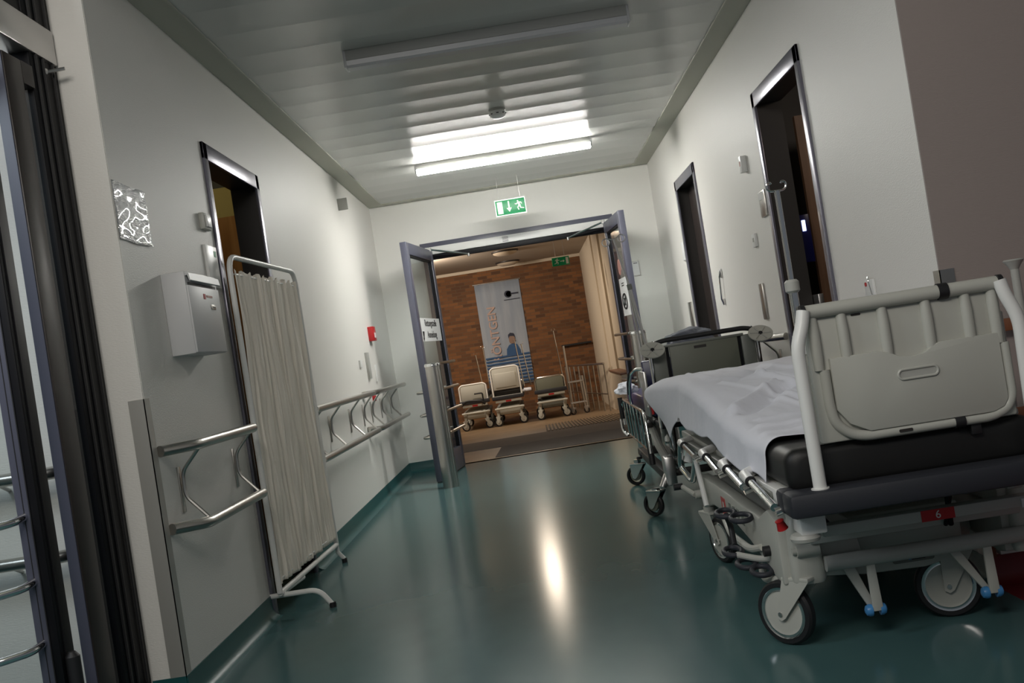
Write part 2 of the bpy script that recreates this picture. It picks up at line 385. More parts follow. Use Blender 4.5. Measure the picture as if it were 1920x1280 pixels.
def leaf(h, fr, hz):
    h = Vector((*h, 0)); fr = Vector((*fr, 0)); u = (fr - h).normalized(); L = (fr - h).length; n = Vector((-u.y, u.x, 0))
    ax = (u, n, Z_); T = .026
    def ob(b, a0, a1, z0, z1, t=T, off=0, bev=.003): b.obox(h + u * ((a0 + a1) / 2) + n * off + Z_ * ((z0 + z1) / 2), (a1 - a0) / 2, t, (z1 - z0) / 2, ax, bev)
    lf = MB(); ob(lf, 0, .085, .012, 2.0); ob(lf, L - .095, L, .012, 2.0); ob(lf, .085, L - .095, 1.90, 2.0); ob(lf, .085, L - .095, .012, .20)
    lf = lf.build('leaf', 'frame', dd)
    g = MB(); ob(g, .085, L - .095, .20, 1.90, .004, 0, 0); g.build('pane', 'glass', lf)
    k = MB(); ob(k, .085, .097, .2, 1.9, .018, 0, 0); ob(k, L - .107, L - .095, .2, 1.9, .018, 0, 0); ob(k, .085, L - .095, 1.888, 1.9, .018, 0, 0); k.build('gasket', 'blackg', lf)
    k = MB(); ob(k, .0, L, .0, .012, .02, 0, 0); k.build('door_sweep', 'black', lf)
    for z in hz:
        for sd in (1, -1):
            if sd == hz_skip and z > .9: continue
            a0, a1 = .05, L - .05
            MB().tube([h + u * a0 + n * sd * T + Z_ * z, h + u * a0 + n * sd * .085 + Z_ * z, h + u * a1 + n * sd * .085 + Z_ * z, h + u * a1 + n * sd * T + Z_ * z], .012, 10, fil=.03).build('push_bar', 'steel', lf)
    return lf, u, n, h, L
hz_skip = -1
lfL, uL, nL, hL, LL = leaf((-.78, 9.80), (-.905, 8.74), (.97, .75, .56, .375))
hz_skip = 1
lfR, uR, nR, hR, LR = leaf((.86, 9.80), (.925, 8.95), (.97, .75, .56, .375))
def arm(p0, p1, nm='closer_arm'):
    b = MB(); b.tube([p0, p1], .009, 8); b.cyl(Vector(p0) - Z_ * .018, Vector(p0) + Z_ * .014, .018); b.cyl(Vector(p1) - Z_ * .02, Vector(p1) + Z_ * .008, .012); b.build(nm, 'chrome', dd)
arm((-.77, 9.70, 2.005), (-.43, 9.86, 1.925)); arm((.83, 9.70, 2.005), (.50, 9.86, 1.925))
b = MB(); cc = hL + uL * (LL - .14) + nL * 0 - nL * .0
# glass signs on the double door leaves
nl = nL if nL.x > 0 else -nL; ur = -uL
t = thing('door_sign', 'white glass sign reading Rettungsstelle and Anmeldung on the left open door leaf', 'sign', hL + uL * .52 + Z_ * 1.1)
c0 = hL + uL * (LL * .50) + nl * .0065 + Z_ * 1.27
MB().obox(c0, LL * .5 - .10, .002, .10, (uL, nL, Z_)).build('panel', 'paper', t)
tu = uL if uL.cross(Z_).dot(nl) > 0 else -uL
for s_, dz, sz in (('Rettungsstelle', .055, .085), ('Anmeldung', -.045, .085)):
    text(s_, sz, c0 + nl * .003 + Z_ * dz + tu * .04, tu, Z_, 'ink', t)
ar = c0 + nl * .003 - Z_ * .045 - tu * .30
MB().prism([(-.03, .03), (.03, .03), (.03, .02), (-.02, .02), (-.02, -.04), (-.035, -.02), (-.04, -.03), (-.015, -.055), (.01, -.03), (.005, -.02), (-.01, -.04), (-.01, .01), (-.03, .01)], ar, tu, Z_, nl * .001).build('arrow', 'ink', t)
nr = nR if nR.x < 0 else -nR; tr = uR if uR.cross(Z_).dot(nr) > 0 else -uR
t = thing('door_sign', 'tall narrow white sign with a crossed circle on the right open door leaf', 'sign', hR + uR * .5 + Z_ * 1.2)
c1 = hR + uR * (LR * .52) + nr * .0065 + Z_ * 1.29
MB().obox(c1, .17, .002, .165, (uR, nR, Z_)).build('panel', 'paper', t)
b = MB(); cp = c1 - Z_ * .04 + nr * .003
b.tube([cp + (tr * math.cos(a) * .10 + Z_ * math.sin(a) * .065) for a in [2 * PI * i / 24 for i in range(24)]], .008, 6, cyc=True); b.tube([cp - tr * .07 - Z_ * .045, cp + tr * .07 + Z_ * .045], .008, 6); b.tube([cp - tr * .03 + Z_ * .03, cp + tr * .02 - Z_ * .035], .006, 6)
b.build('symbol', 'ink', t)
b = MB()
for k in range(2): b.obox(c1 + Z_ * (.12 - .02 * k) + nr * .003, .06, .0006, .004, (uR, nR, Z_))
b.build('printed_lines', 'ink', t)
c2 = hR + uR * (LR * .47) + nr * .0065 + Z_ * 1.555
tag(MB().lathe(c2, nr, [(0, 0), (.07, 0), (.07, .003), (0, .003)], 24).build('round_sticker', 'pink'), 'pale red round sticker on the glass of the right open door leaf', 'sticker')

# entrance door assembly at the left edge (aluminium, black and blue-grey)
en = sempty('door_5', (-1.42, 3.2, 0)); b = MB()
b.box(-1.47, -1.405, 3.30, 3.50, 0, 3.0, bev=.004); b.build('jamb', 'blackg', en)
b = MB(); b.box(-1.404, -1.398, 3.335, 3.345, 0, 3.0); b.box(-1.404, -1.398, 3.385, 3.392, 0, 3.0); b.box(-1.403, -1.397, 3.455, 3.462, 0, 3.0); b.build('seal', 'black', en)
b = MB(); b.box(-1.44, -1.40, 3.11, 3.225, .01, 2.09, bev=.003); b.box(-1.44, -1.40, 3.225, 3.30, 2.02, 2.09); b.build('stile', 'darkdoor', en)
b = MB(); b.box(-1.436, -1.404, 3.104, 3.11, .01, 2.09); b.build('stile_edge', 'frame', en)
b = MB(); b.box(-1.424, -1.416, 3.225, 3.30, .05, 2.02); b.build('pane', 'glass', en)
b = MB(); b.box(-1.46, -1.41, 2.2, 3.30, 2.26, 2.33, bev=.003); b.box(-1.46, -1.41, 3.10, 3.17, 2.33, 3.0, bev=.003); b.box(-1.46, -1.41, 2.96, 3.01, 2.33, 3.0, bev=.003); b.build('transom', 'blackg', en)
b = MB(); b.box(-1.52, -1.395, 2.2, 3.49, 2.14, 2.255, bev=.006); ob_ = b.build('operator_box', 'alu', en)
MB().cyl((-1.45, 3.38, 2.141), (-1.45, 3.38, 2.13), .018).build('cap', 'black', ob_)
b = MB(); b.tube([(-1.46, 3.30, 2.12), (-1.41, 3.42, 2.105)], .012, 8); b.tube([(-1.41, 3.42, 2.105), (-1.35, 3.43, 2.11)], .006, 8); b.build('operator_arm', 'alu', en)
# open leaf standing across, with protective bars
b = MB(); b.box(-1.466, -1.428, 2.91, 2.98, .01, 2.09, bev=.003); b.box(-2.3, -1.43, 2.91, 2.98, 2.02, 2.09, bev=.002); b.box(-2.3, -1.43, 2.91, 2.98, .01, .2, bev=.002)
lf5 = b.build('leaf', 'frame', en)
b = MB(); b.box(-1.428, -1.402, 2.905, 2.99, .0, 2.1, bev=.004); b.box(-1.409, -1.3985, 2.93, 2.94, 0, 2.1); b.build('edge_profile', 'blackg', en)
b = MB(); b.box(-1.4275, -1.4245, 2.903, 2.905, .01, 2.08); b.box(-1.446, -1.444, 2.9085, 2.91, .01, 2.08); b.build('seal', 'black', en)
b = MB(); b.box(-2.3, -1.466, 2.94, 2.948, .2, 2.02); b.build('pane', 'glass', lf5)
for z in (.725, .545, .375):
    MB().tube([(-1.448, 2.91, z + .012), (-1.452, 2.855, z + .006), (-1.53, 2.80, z), (-1.70, 2.79, z), (-2.2, 2.80, z)], .0115, 12, fil=.03).build('push_bar', 'chrome', lf5)
MB().tube([(-1.385, 2.935, 0), (-1.385, 2.935, .335), (-1.385, 2.935, .348)], [.020, .020, .010], 16).build('roller_guide', 'black', en)
# ================================================================== RAILS, GUARDS, WALL FITTINGS
def bracket(b, x, y, s):
    w0 = x; r = x + s * .09
    b.box(*sorted((w0, w0 + s * .006)), y - .014, y + .014, .60, .76, bev=.001)
    b.tube([(r - s * .006, y, .815), (w0 + s * .016, y, .742), (w0 + s * .014, y, .655), (r - s * .006, y, .572)], .0068, 8, fil=.025)
def handrail(label, x, s, y0, y1, ys, bent=(True, False)):
    t = thing('handrail', label, 'handrail', (x, (y0 + y1) / 2, .55), None); xr = x + s * .09
    for z in (.83, .555):
        p = []
        if bent[0]: p += [(x + s * .012, y0, z + (.0 if z > .7 else .012)), (xr, y0 + .15, z)]
        else: p += [(xr, y0, z)]
        if bent[1]: p += [(xr, y1 - .15, z), (x + s * .012, y1, z)]
        else: p += [(xr, y1, z)]
        MB().tube(p, .0195, 18, fil=.05).build('rail', 'steel', t)
    for y in ys:
        b = MB(); bracket(b, x, y, s); b.build('bracket', 'steel', t)
    return t
handrail('short double stainless handrail on the left wall between corner guard and first doorway', XL, 1, 3.545, 4.44, (3.72, 4.40))
handrail('long double stainless handrail on the left wall just behind the cloth screen', XL, 1, 5.74, 7.86, (5.9, 6.50, 7.22, 7.8), (False, False))
handrail('far double stainless handrail on the left wall nearest the double door', XL, 1, 7.88, 9.76, (8.20, 8.72, 9.30), (True, False))
handrail('double stainless handrail on the right wall between the two dark doorways', XR, -1, 5.60, 7.4, (5.82, 6.6, 7.2), (True, False))
handrail('far double stainless handrail on the right wall beyond the second doorway', XR, -1, 8.6, 9.7, (8.8, 9.5), (True, False))
t = thing('handrail', 'stainless double handrail on the vestibule wall behind the entrance door glass', 'handrail', (-2.2, YN, .55))
for z in (.82, .545): MB().tube([(-1.56, 3.54, z), (-1.62, 3.45, z), (-3.0, 3.45, z)], .021, 16, fil=.04).build('rail', 'steel', t)
for xx in (-1.8, -2.6):
    b = MB()
    for z in (.82, .545): b.tube([(xx, 3.55, z - .04), (xx, 3.45, z)], .007, 8)
    b.build('bracket', 'steel', t)
b = MB(); b.box(XL - .052, XL + .002, YN - .003, YN, .085, 1.012); b.box(XL - .001, XL + .002, YN - .003, YN + .048, .085, 1.012)
tag(b.build('corner_guard', 'guard'), 'tall brushed steel corner guard on the left wall corner', 'corner guard')
b = MB(); b.box(XR - .003, XR + .045, 3.457, 3.4595, .085, 1.02); b.box(XR - .003, XR, 3.457, 3.51, .085, 1.02)
tag(b.build('corner_guard', 'steel'), 'brushed steel corner guard on the right wall corner behind the headboard', 'corner guard')
for z0, z1, nm in ((.795, .835, 'upper'), (.50, .55, 'lower')):
    t = thing('wooden_rail', 'dark brown wooden wall rail at the right edge, the %s one' % nm, 'rail', (2.4, 3.44, z0))
    MB().box(1.47, 3.6, 3.415, 3.43, z0, z1, bev=.003).build('rail_board', 'brown', t)
    b = MB()
    for xx in (1.6, 2.4, 3.2): b.box(xx, xx + .03, 3.43, 3.46, z0 + .005, z1 - .005)
    b.build('spacer', 'blackg', t)
tag(box(XR + .003, XR + .030, 3.445, 3.4595, .085, .34, bev=.002).build('corner_post', 'brown'), 'brown wooden board low at the right wall corner behind the front stretcher', 'board')
tag(box(XR + .037, XR + .30, 3.43, 3.4595, .093, .165, bev=.003).build('wall_panel', 'white'), 'low white panel on the taupe wall, the lower of two', 'panel')
tag(box(XR + .031, XR + .14, 3.43, 3.4595, .186, .252, bev=.003).build('wall_panel', 'white'), 'low white panel on the taupe wall, the upper of two', 'panel')

# bollards
for x, lab in ((-.778, 'stainless steel bollard in front of the left open door leaf'), (.845, 'stainless steel bollard in front of the right open door leaf')):
    t = thing('bollard', lab, 'bollard', (x, 8.33, 0))
    MB().lathe((x, 8.33, 0), Z_, [(0, 0), (.062, 0), (.062, .955), (0, .955)], 40).build('post', 'steel', t)
    MB().lathe((x, 8.33, .955), Z_, [(0, 0), (.065, 0), (.066, .012), (.062, .022), (.03, .026), (0, .026)], 40).build('cap', 'chrome', t)

# ceiling luminaires
def lamp(label, y, lit):
    t = thing('ceiling_light', label, 'lamp', (.03, y, 2.5))
    MB().box(-.655, .70, y - .045, y + .045, 2.447, 2.497, bev=.003).build('housing', 'housing', t)
    prof = [(-.046, .0), (-.042, -.022), (-.030, -.032), (.030, -.032), (.042, -.022), (.046, .0)]
    MB().prism(prof, (-.645, y, 2.446), Y_, Z_, X_ * 1.335).build('diffuser', 'tube' if lit else 'tubeoff', t, angle=25)
    for x0 in (-.658, .69): MB().box(x0, x0 + .013, y - .0465, y + .0465, 2.4155, 2.496, bev=.003).build('end_cap', 'mail', t)
lamp('unlit fluorescent ceiling light nearest the camera', 5.04, False)
lamp('brightly lit fluorescent ceiling light near the double door', 8.13, True)
t = thing('smoke_detector', 'round white smoke detector on the ceiling between the two lights', 'smoke detector', (.026, 6.70, 2.43))
MB().lathe((.026, 6.70, 2.495), -Z_, [(0, 0), (.052, 0), (.052, .012), (.046, .014)], 32).build('base', 'plastic_d', t)
MB().lathe((.026, 6.70, 2.482), -Z_, [(0, 0), (.045, 0), (.050, .014), (.048, .034), (.03, .046), (0, .048)], 32).build('body', 'white', t)
b = MB()
for a in range(8): b.box(.026 + .047 * math.cos(a * PI / 4) - .008, .026 + .047 * math.cos(a * PI / 4) + .008, 6.70 + .047 * math.sin(a * PI / 4) - .005, 6.70 + .047 * math.sin(a * PI / 4) + .005, 2.459, 2.464)
b.build('slot', 'black', t)

# exit signs
def run_man(b, o, s, flip=1):
    o = Vector(o); e = -Y_ * .001
    P = lambda pts: b.prism([(flip * x * s, z * s) for x, z in pts], o, X_, Z_, e)
    P(rrect(.10, .42, .055, .055, .05))
    P([(.0, .34), (.10, .36), (.14, .30), (.06, .05), (-.08, .08)])
    P([(.10, .35), (.24, .22), (.34, .26), (.36, .21), (.24, .15), (.08, .26)])
    P([(.02, .34), (-.16, .32), (-.22, .18), (-.17, .15), (-.12, .25), (.0, .26)])
    P([(.06, .09), (.20, -.08), (.12, -.30), (.06, -.28), (.11, -.08), (-.04, .03)])
    P([(-.08, .10), (-.10, -.10), (-.34, -.16), (-.34, -.22), (-.04, -.16), (.02, .04)])
t = thing('exit_sign', 'illuminated green emergency exit sign with white symbols hanging before the double door', 'sign', (.02, 9.3, 2.155))
MB().box(-.108, .15, 9.295, 9.312, 2.155, 2.285, bev=.003).build('panel', 'green', t)
b = MB(); b.box(-.113, .155, 9.290, 9.317, 2.283, 2.290); b.box(-.113, .155, 9.290, 9.317, 2.150, 2.156); b.box(-.113, -.107, 9.290, 9.317, 2.15, 2.29); b.box(.149, .155, 9.290, 9.317, 2.15, 2.29); b.build('border', 'signw', t)
b = MB(); b.box(-.093, -.048, 9.292, 9.295, 2.168, 2.272); b.prism([(-.006, .05), (.006, .05), (.006, -.01), (.022, -.01), (0, -.045), (-.022, -.01), (-.006, -.01)], (.008, 9.295, 2.222), X_, Z_, -Y_ * .002)
run_man(b, (.10, 9.295, 2.215), .11, -1); b.build('symbol', 'signw', t)
b = MB(); b.tube([(-.07, 9.303, 2.29), (-.07, 9.303, 2.495)], .0015, 6); b.tube([(.115, 9.303, 2.29), (.115, 9.303, 2.495)], .0015, 6); b.build('wire', 'alu', t)

# left wall fittings
def plate(nm, lab, cat, y0, y1, z0, z1, m, side='L', d=.012, grp=None, bev=.002):
    x = (XL, XL + d) if side == 'L' else (XR - d, XR)
    return tag(box(*x, y0, y1, z0, z1, bev=bev).build(nm, m), lab, cat, grp)
b = MB(); b.grid(24, 20, lambda u, v: (XL + .004 + .003 * noise.noise((u * 5, v * 5, 3)) + (.006 * max(0, .08 - v) * 8 * u), 3.503 + .305 * u, 1.547 + .20 * v + .002 * math.sin(u * 9)))
tag(b.build('plastic_sheet', 'foil', solid=.001), 'shiny crinkled plastic covered notice reflecting light on the left wall', 'notice')
t = thing('light_switch', 'white light switch on the left wall beside the first doorway', 'switch', (XL, 4.49, 1.685))
MB().box(XL, XL + .022, 4.44, 4.54, 1.685, 1.755, bev=.004).build('base', 'plastic', t); MB().box(XL + .022, XL + .029, 4.46, 4.525, 1.695, 1.745, bev=.002).build('rocker', 'white', t)
t = thing('room_sign', 'pale room sign on the left wall above the letter box', 'sign', (XL, 4.51, 1.47))
MB().box(XL, XL + .012, 4.435, 4.59, 1.44, 1.62, bev=.002).build('panel', 'white', t); MB().box(XL + .012, XL + .0135, 4.545, 4.575, 1.575, 1.60).build('mark', 'greend', t)
t = thing('letter_box', 'pale grey metal letter box with slot on the left wall', 'letter box', (XL, 4.04, 1.15))
b = MB(); b.box(XL, -1.200, 3.85, 4.23, 1.15, 1.452, bev=.003); b.build('body', 'mail', t)
MB().box(-1.202, -1.193, 3.852, 4.228, 1.153, 1.40, bev=.002).build('door', 'mail', t)
MB().prism([(0, 0), (.014, -.004), (.018, -.03), (.014, -.033), (.008, -.010), (0, -.012)], (-1.2, 3.855, 1.447), X_, Z_, Y_ * .37).build('slot_flap', 'mail', t)
MB().box(-1.2, -1.1985, 3.87, 4.21, 1.402, 1.412).build('slot', 'black', t)
MB().box(-1.193, -1.1915, 4.02, 4.045, 1.355, 1.375).build('emblem', 'red', t)
b = MB(); b.box(-1.193, -1.1915, 4.06, 4.13, 1.363, 1.371); b.build('printed_mark', 'pink', t)
MB().box(-1.193, -1.1905, 4.10, 4.155, 1.318, 1.336, bev=.001).build('name_plate', 'steel', t)
b = MB(); b.box(-1.1905, -1.190, 4.108, 4.147, 1.325, 1.329); b.build('printed_line', 'ink', t)
tag(box(XL, XL + .075, 8.14, 8.152, 2.245, 2.335, bev=.001).build('flag_sign', 'plastic_d'), 'small grey flag sign projecting high from the left wall', 'sign')
t = thing('fire_alarm', 'red manual fire alarm box on the left wall near the double door', 'fire alarm', (XL, 8.75, 1.235))
MB().box(XL, XL + .045, 8.66, 8.80, 1.235, 1.352, bev=.004).build('box', 'red', t); MB().box(XL + .045, XL + .047, 8.70, 8.77, 1.26, 1.30).build('label_plate', 'paper', t)
plate('push_plate', 'narrow steel opener plate on the left wall below the fire alarm', 'push plate', 8.30, 8.40, .935, 1.142, 'plastic_d', d=.02)
plate('push_plate', 'narrow steel opener plate on the left wall right behind the cloth screen', 'push plate', 6.02, 6.13, .93, 1.13, 'steel', d=.018)
plate('socket', 'small white switch on the left wall, left of the narrow opener plate', 'switch', 7.97, 8.05, 1.03, 1.085, 'white', d=.014)
plate('switch_strip', 'tall narrow white switch strip on the left wall below the red alarm', 'switch', 8.70, 8.76, .90, 1.04, 'white', d=.014)
plate('floor_marker', 'small red tag on the left wall just under the upper handrail', 'tag', 8.36, 8.44, .755, .80, 'red', d=.02)
# right wall fittings
def rfit(lab, cat, nm, y0, y1, z0, z1, m, d=.012, m2=None):
    t = thing(nm, lab, cat, (XR, (y0 + y1) / 2, z0)); MB().box(XR - d, XR, y0, y1, z0, z1, bev=.002).build('cover', m, t)
    if m2: MB().box(XR - d - .002, XR - d, y0 + (y1 - y0) * .3, y0 + (y1 - y0) * .7, z0 + (z1 - z0) * .4, z0 + (z1 - z0) * .7).build('button', m2, t)
    return t
rfit('small white box high on the right wall between the two doorways', 'box', 'wall_box', 5.92, 5.97, 1.755, 1.845, 'white', .032, 'pink')
t = thing('room_sign', 'glossy steel room sign on the right wall beside the near doorway', 'sign', (XR, 5.65, 1.47))
MB().box(XR - .012, XR, 5.585, 5.72, 1.47, 1.605, bev=.002).build('panel', 'steel', t); MB().box(XR - .0135, XR - .012, 5.60, 5.705, 1.56, 1.60).build('glossy_insert', 'white', t)
rfit('white light switch on the right wall beside the near doorway', 'switch', 'light_switch', 5.95, 6.03, 1.338, 1.412, 'white', .014, 'plastic_d')
plate('push_plate', 'narrow steel opener plate on the right wall between the two doorways', 'push plate', 5.97, 6.06, .93, 1.132, 'steel', 'R', .012)
plate('push_plate', 'narrow steel opener plate on the right wall beyond the far doorway', 'push plate', 8.62, 8.76, .93, 1.142, 'steel', 'R', .012)
plate('room_sign', 'pale room sign on the right wall beside the far doorway', 'sign', 8.51, 8.61, 1.475, 1.622, 'paper', 'R', .014)
t = thing('wall_hook_rail', 'narrow vertical chrome holder on the right wall between the two doorways', 'holder', (XR, 7.17, 1.05))
b = MB(); b.tube([(XR - .008, 7.19, 1.06), (XR - .02, 7.19, 1.10), (XR - .02, 7.15, 1.25), (XR - .008, 7.15, 1.30)], .006, 8); b.build('rod', 'chrome', t)
b = MB(); b.box(XR - .010, XR, 7.13, 7.17, 1.24, 1.30, bev=.002); b.box(XR - .012, XR, 7.17, 7.20, 1.06, 1.10, bev=.002); b.build('mount', 'alu', t)
t = thing('nurse_call', 'white nurse call unit with red button on the right wall above the headboard', 'call button', (XR, 4.15, .98))
MB().box(XR - .012, XR, 4.10, 4.20, .965, 1.035, bev=.003).build('cover', 'white', t)
MB().tube([(XR - .014, 4.115, .975), (XR - .022, 4.115, 1.035), (XR - .014, 4.135, 1.05), (XR - .008, 4.15, 1.035)], .0025, 8, fil=.01).build('cord', 'chrome', t)
MB().cyl((XR - .012, 4.175, 1.018), (XR - .016, 4.175, 1.018), .008).build('button', 'red', t)
# end wall fitting
t = thing('framed_notice', 'small framed white notice on the end wall right of the double door', 'notice', (1.08, YE, 1.485))
b = MB(); b.box(1.040, 1.12, YE - .010, YE, 1.485, 1.491); b.box(1.04, 1.12, YE - .01, YE, 1.615, 1.621); b.box(1.04, 1.045, YE - .01, YE, 1.485, 1.621); b.box(1.115, 1.12, YE - .01, YE, 1.485, 1.621); b.build('frame', 'alu', t)
MB().box(1.045, 1.115, YE - .006, YE, 1.491, 1.615).build('page', 'paper', t)
MB().box(1.068, 1.105, YE - .007, YE - .006, 1.600, 1.606).build('printed_line', 'ink', t)

# ================================================================== LOBBY BEYOND THE DOUBLE DOOR
ZR = -.365
b = MB(); g = [(YE + .0, 0), (YE + .15, 0), (19.4, ZR), (22.8, ZR)]
for (y0, z0), (y1, z1) in zip(g, g[1:]):
    b.prism([(y0, z0), (y1, z1), (y1, z1 - .1), (y0, z0 - .1)], (-4.5, 0, 0), Y_, Z_, X_ * 7.5)
struct(b.build('floor_lobby', 'tan'))
def zr(y): return 0 if y < 10.1 else max(ZR, ZR * (y - 10.1) / 9.3)
def slab(nm, lab, x0, x1, y0, y1, m, cat='mat'):
    b = MB(); b.prism([(y0, zr(y0)), (y1, zr(y1)), (y1, zr(y1) + .008), (y0, zr(y0) + .008)], (x0, 0, 0), Y_, Z_, X_ * (x1 - x0)); return tag(b.build(nm, m), lab, cat)
slab('entrance_mat', 'dark grey carpet mat directly behind the double door threshold', -.49, 1.32, 10.13, 12.0, 'matgrey')
slab('entrance_mat', 'wide taupe carpet strip behind the dark grey mat', -3.0, 1.32, 12.02, 14.1, 'matlight')
t = thing('floor_grating', 'ribbed brown floor grating in the lobby in front of the wall railing', 'grating', (.68, 15.4, zr(15.4)))
b = MB(); b.prism([(14.15, zr(14.15) + .001), (16.75, zr(16.75) + .001), (16.75, zr(16.75) + .006), (14.15, zr(14.15) + .006)], (.04, 0, 0), Y_, Z_, X_ * 1.28); b.build('tray', 'matgrey', t)
b = MB()
for k in range(26):
    x = .06 + k * .049; b.prism([(14.15, zr(14.15) + .006), (16.75, zr(16.75) + .006), (16.75, zr(16.75) + .018), (14.15, zr(14.15) + .018)], (x, 0, 0), Y_, Z_, X_ * .024)
b.build('ribs', 'tan', t)
struct(box(-4.5, 1.335, 22.75, 22.9, ZR - .1, 2.8).build('wall_lobby_back', 'brick'))
struct(box(-4.5, 1.335, 22.66, 22.75, 2.74, 2.8).build('trim_lobby_cornice', 'lobbywall'))
b = MB(); b.box(1.335, 1.5, 18.96, 22.9, ZR - .1, 2.8); b.box(1.36, 1.5, YE + .15, 18.96, ZR - .1, 2.8)
for yy in (17.2, 15.2, 13.0): b.box(1.325, 1.36, yy, yy + .35, ZR - .1, 2.8)
struct(b.build('wall_lobby_right', 'lobbywall'))
struct(box(-4.6, -4.5, YE + .15, 22.9, ZR - .1, 2.8).build('wall_lobby_left', 'lobbywall'))
struct(box(-4.5, 1.5, YE + .15, 22.9, 2.8, 2.9).build('ceiling_lobby', 'lobbyceil'))
t = thing('wall_board', 'large pale notice board on the right lobby wall', 'board', (1.30, 14.4, .7))
MB().box(1.29, 1.32, 13.7, 15.1, .95, 1.75, bev=.004).build('panel', 'lobbyceil', t)
t = thing('wooden_cabinet', 'low light wooden cabinet along the right lobby wall', 'cabinet', (1.25, 15.0, zr(15)))
MB().box(1.16, 1.32, 14.5, 16.6, zr(14.5) + .02, .42, bev=.004).build('body', 'lobbywall', t); MB().box(1.15, 1.322, 14.49, 16.61, .42, .445, bev=.003).build('top', 'brown', t)
for y, lab in ((17.2, 'round lobby ceiling lamp hidden above the lintel, nearest the double door'), (19.5, 'round lobby ceiling lamp nearer the double door'), (21.9, 'round lobby ceiling lamp nearer the brick wall')):
    t = thing('round_ceiling_light', lab, 'lamp', (-.19, y, 2.8))
    MB().lathe((-.19, y, 2.799), -Z_, [(0, 0), (.25, 0), (.25, .018), (.235, .03)], 40).build('rim', 'reveal', t)
    MB().lathe((-.19, y, 2.78), -Z_, [(.236, 0), (.21, .035), (.14, .06), (0, .07)], 40).build('cover', 'lampglass', t)
t = thing('exit_sign', 'green running man exit sign with arrow pointing right on the lobby ceiling', 'sign', (.69, 17.0, 2.19))
MB().box(.554, .83, 17.0, 17.02, 2.195, 2.33, bev=.003).build('panel', 'greend', t)
b = MB(); run_man(b, (.63, 17.0, 2.255), .125, 1); b.box(.775, .815, 16.998, 17.0, 2.21, 2.315)
b.prism([(-.035, .006), (.01, .006), (.01, .022), (.035, 0), (.01, -.022), (.01, -.006), (-.035, -.006)], (.72, 17.0, 2.262), X_, Z_, -Y_ * .001); b.build('symbol', 'signwd', t)
b = MB(); b.tube([(.62, 17.01, 2.33), (.62, 17.01, 2.8)], .003, 6); b.tube([(.76, 17.01, 2.33), (.76, 17.01, 2.8)], .003, 6); b.build('wire', 'alu', t)
# banner
t = thing('banner', 'tall grey blue cloth banner reading RÖNTGEN on the brick wall', 'banner', (-.5, 22.68, .3))
fb = lambda u: 22.73 + .010 * math.sin(u * 21) * (.5 + .5 * math.sin(u * 5 + 1))
b = MB(); b.grid(60, 8, lambda u, v: (-.985 + .965 * u + .0 * v, fb(u), .25 + (2.47 - .25) * v)); b.build('cloth', 'banner', t, solid=.004)
MB().tube([(-1.02, 22.735, 2.475), (.01, 22.735, 2.475)], .013, 10).build('hanging_rod', 'alu', t)
text('RÖNTGEN', .245, (-.70, 22.702, 1.38), Z_, -X_, 'bannerpink', t, bold=.004)
for k in range(9): MB().box(-.975, -.03, 22.700, 22.703, .30 + k * .07, .30 + k * .07 + .035).build('stripe', 'bannerblue', t)
b = MB(); cxy = (-.30, 2.18)
mo = [(cxy[0] + .075 * math.cos(a), cxy[1] + .075 * math.sin(a)) for a in [math.radians(40 + 280 * i / 20) for i in range(21)]] + [(cxy[0] + .022 + .062 * math.cos(a), cxy[1] + .06 * math.sin(a)) for a in [math.radians(310 - 260 * i / 20) for i in range(21)]]
b.prism(mo, (0, 22.704, 0), X_, Z_, -Y_ * .004); b.box(-.23, -.08, 22.700, 22.703, 2.165, 2.195); b.box(-.40, -.06, 22.700, 22.703, 2.055, 2.068); b.build('logo', 'bannerdark', t)
b = MB(); b.prism([(-.52, .86), (-.50, 1.02), (-.44, 1.10), (-.36, 1.13), (-.27, 1.10), (-.22, .98), (-.22, .86)], (0, 22.704, 0), X_, Z_, -Y_ * .003); b.build('printed_clothing', 'bannerblue', t)
b = MB(); b.prism(rrect(-.36, 1.22, .065, .10, .06), (0, 22.704, 0), X_, Z_, -Y_ * .003); b.build('printed_face', 'skinprint', t)
b = MB(); b.prism([(-.43, 1.24), (-.43, 1.32), (-.38, 1.36), (-.31, 1.34), (-.29, 1.25), (-.32, 1.28), (-.40, 1.29)], (0, 22.7005, 0), X_, Z_, -Y_ * .002); b.build('printed_hair', 'bannerdark', t)
# railing and handrail
t = thing('ramp_railing', 'slim metal ramp railing with upright bars on the right of the lobby', 'railing', (1.1, 20.5, ZR))
P = [(.66, 22.5), (1.22, 18.7)]; n = 9
for i in range(n):
    u = i / (n - 1); x = P[0][0] + (P[1][0] - P[0][0]) * u; y = P[0][1] + (P[1][1] - P[0][1]) * u
    MB().tube([(x, y, zr(y)), (x, y, zr(y) + .84)], .014, 8).build('upright_bar', 'steel', t)
MB().tube([(P[0][0], P[0][1], ZR + .84), (P[1][0], P[1][1], zr(P[1][1]) + .84)], .02, 10).build('top_rail', 'steel', t)
MB().tube([(P[0][0], P[0][1], ZR + .30), (P[1][0], P[1][1], zr(P[1][1]) + .30)], .012, 8).build('lower_rail', 'steel', t)
t = thing('handrail', 'dark handrail on the brick wall at its right end', 'handrail', (.95, 22.7, .9))
MB().tube([(.66, 22.68, .90), (1.30, 22.68, .90)], .022, 10).build('rail', 'black', t)
b = MB(); b.tube([(.8, 22.76, .86), (.8, 22.68, .90)], .01, 6); b.build('bracket', 'black', t); b = MB(); b.tube([(1.2, 22.76, .86), (1.2, 22.68, .90)], .01, 6); b.build('bracket', 'black', t)

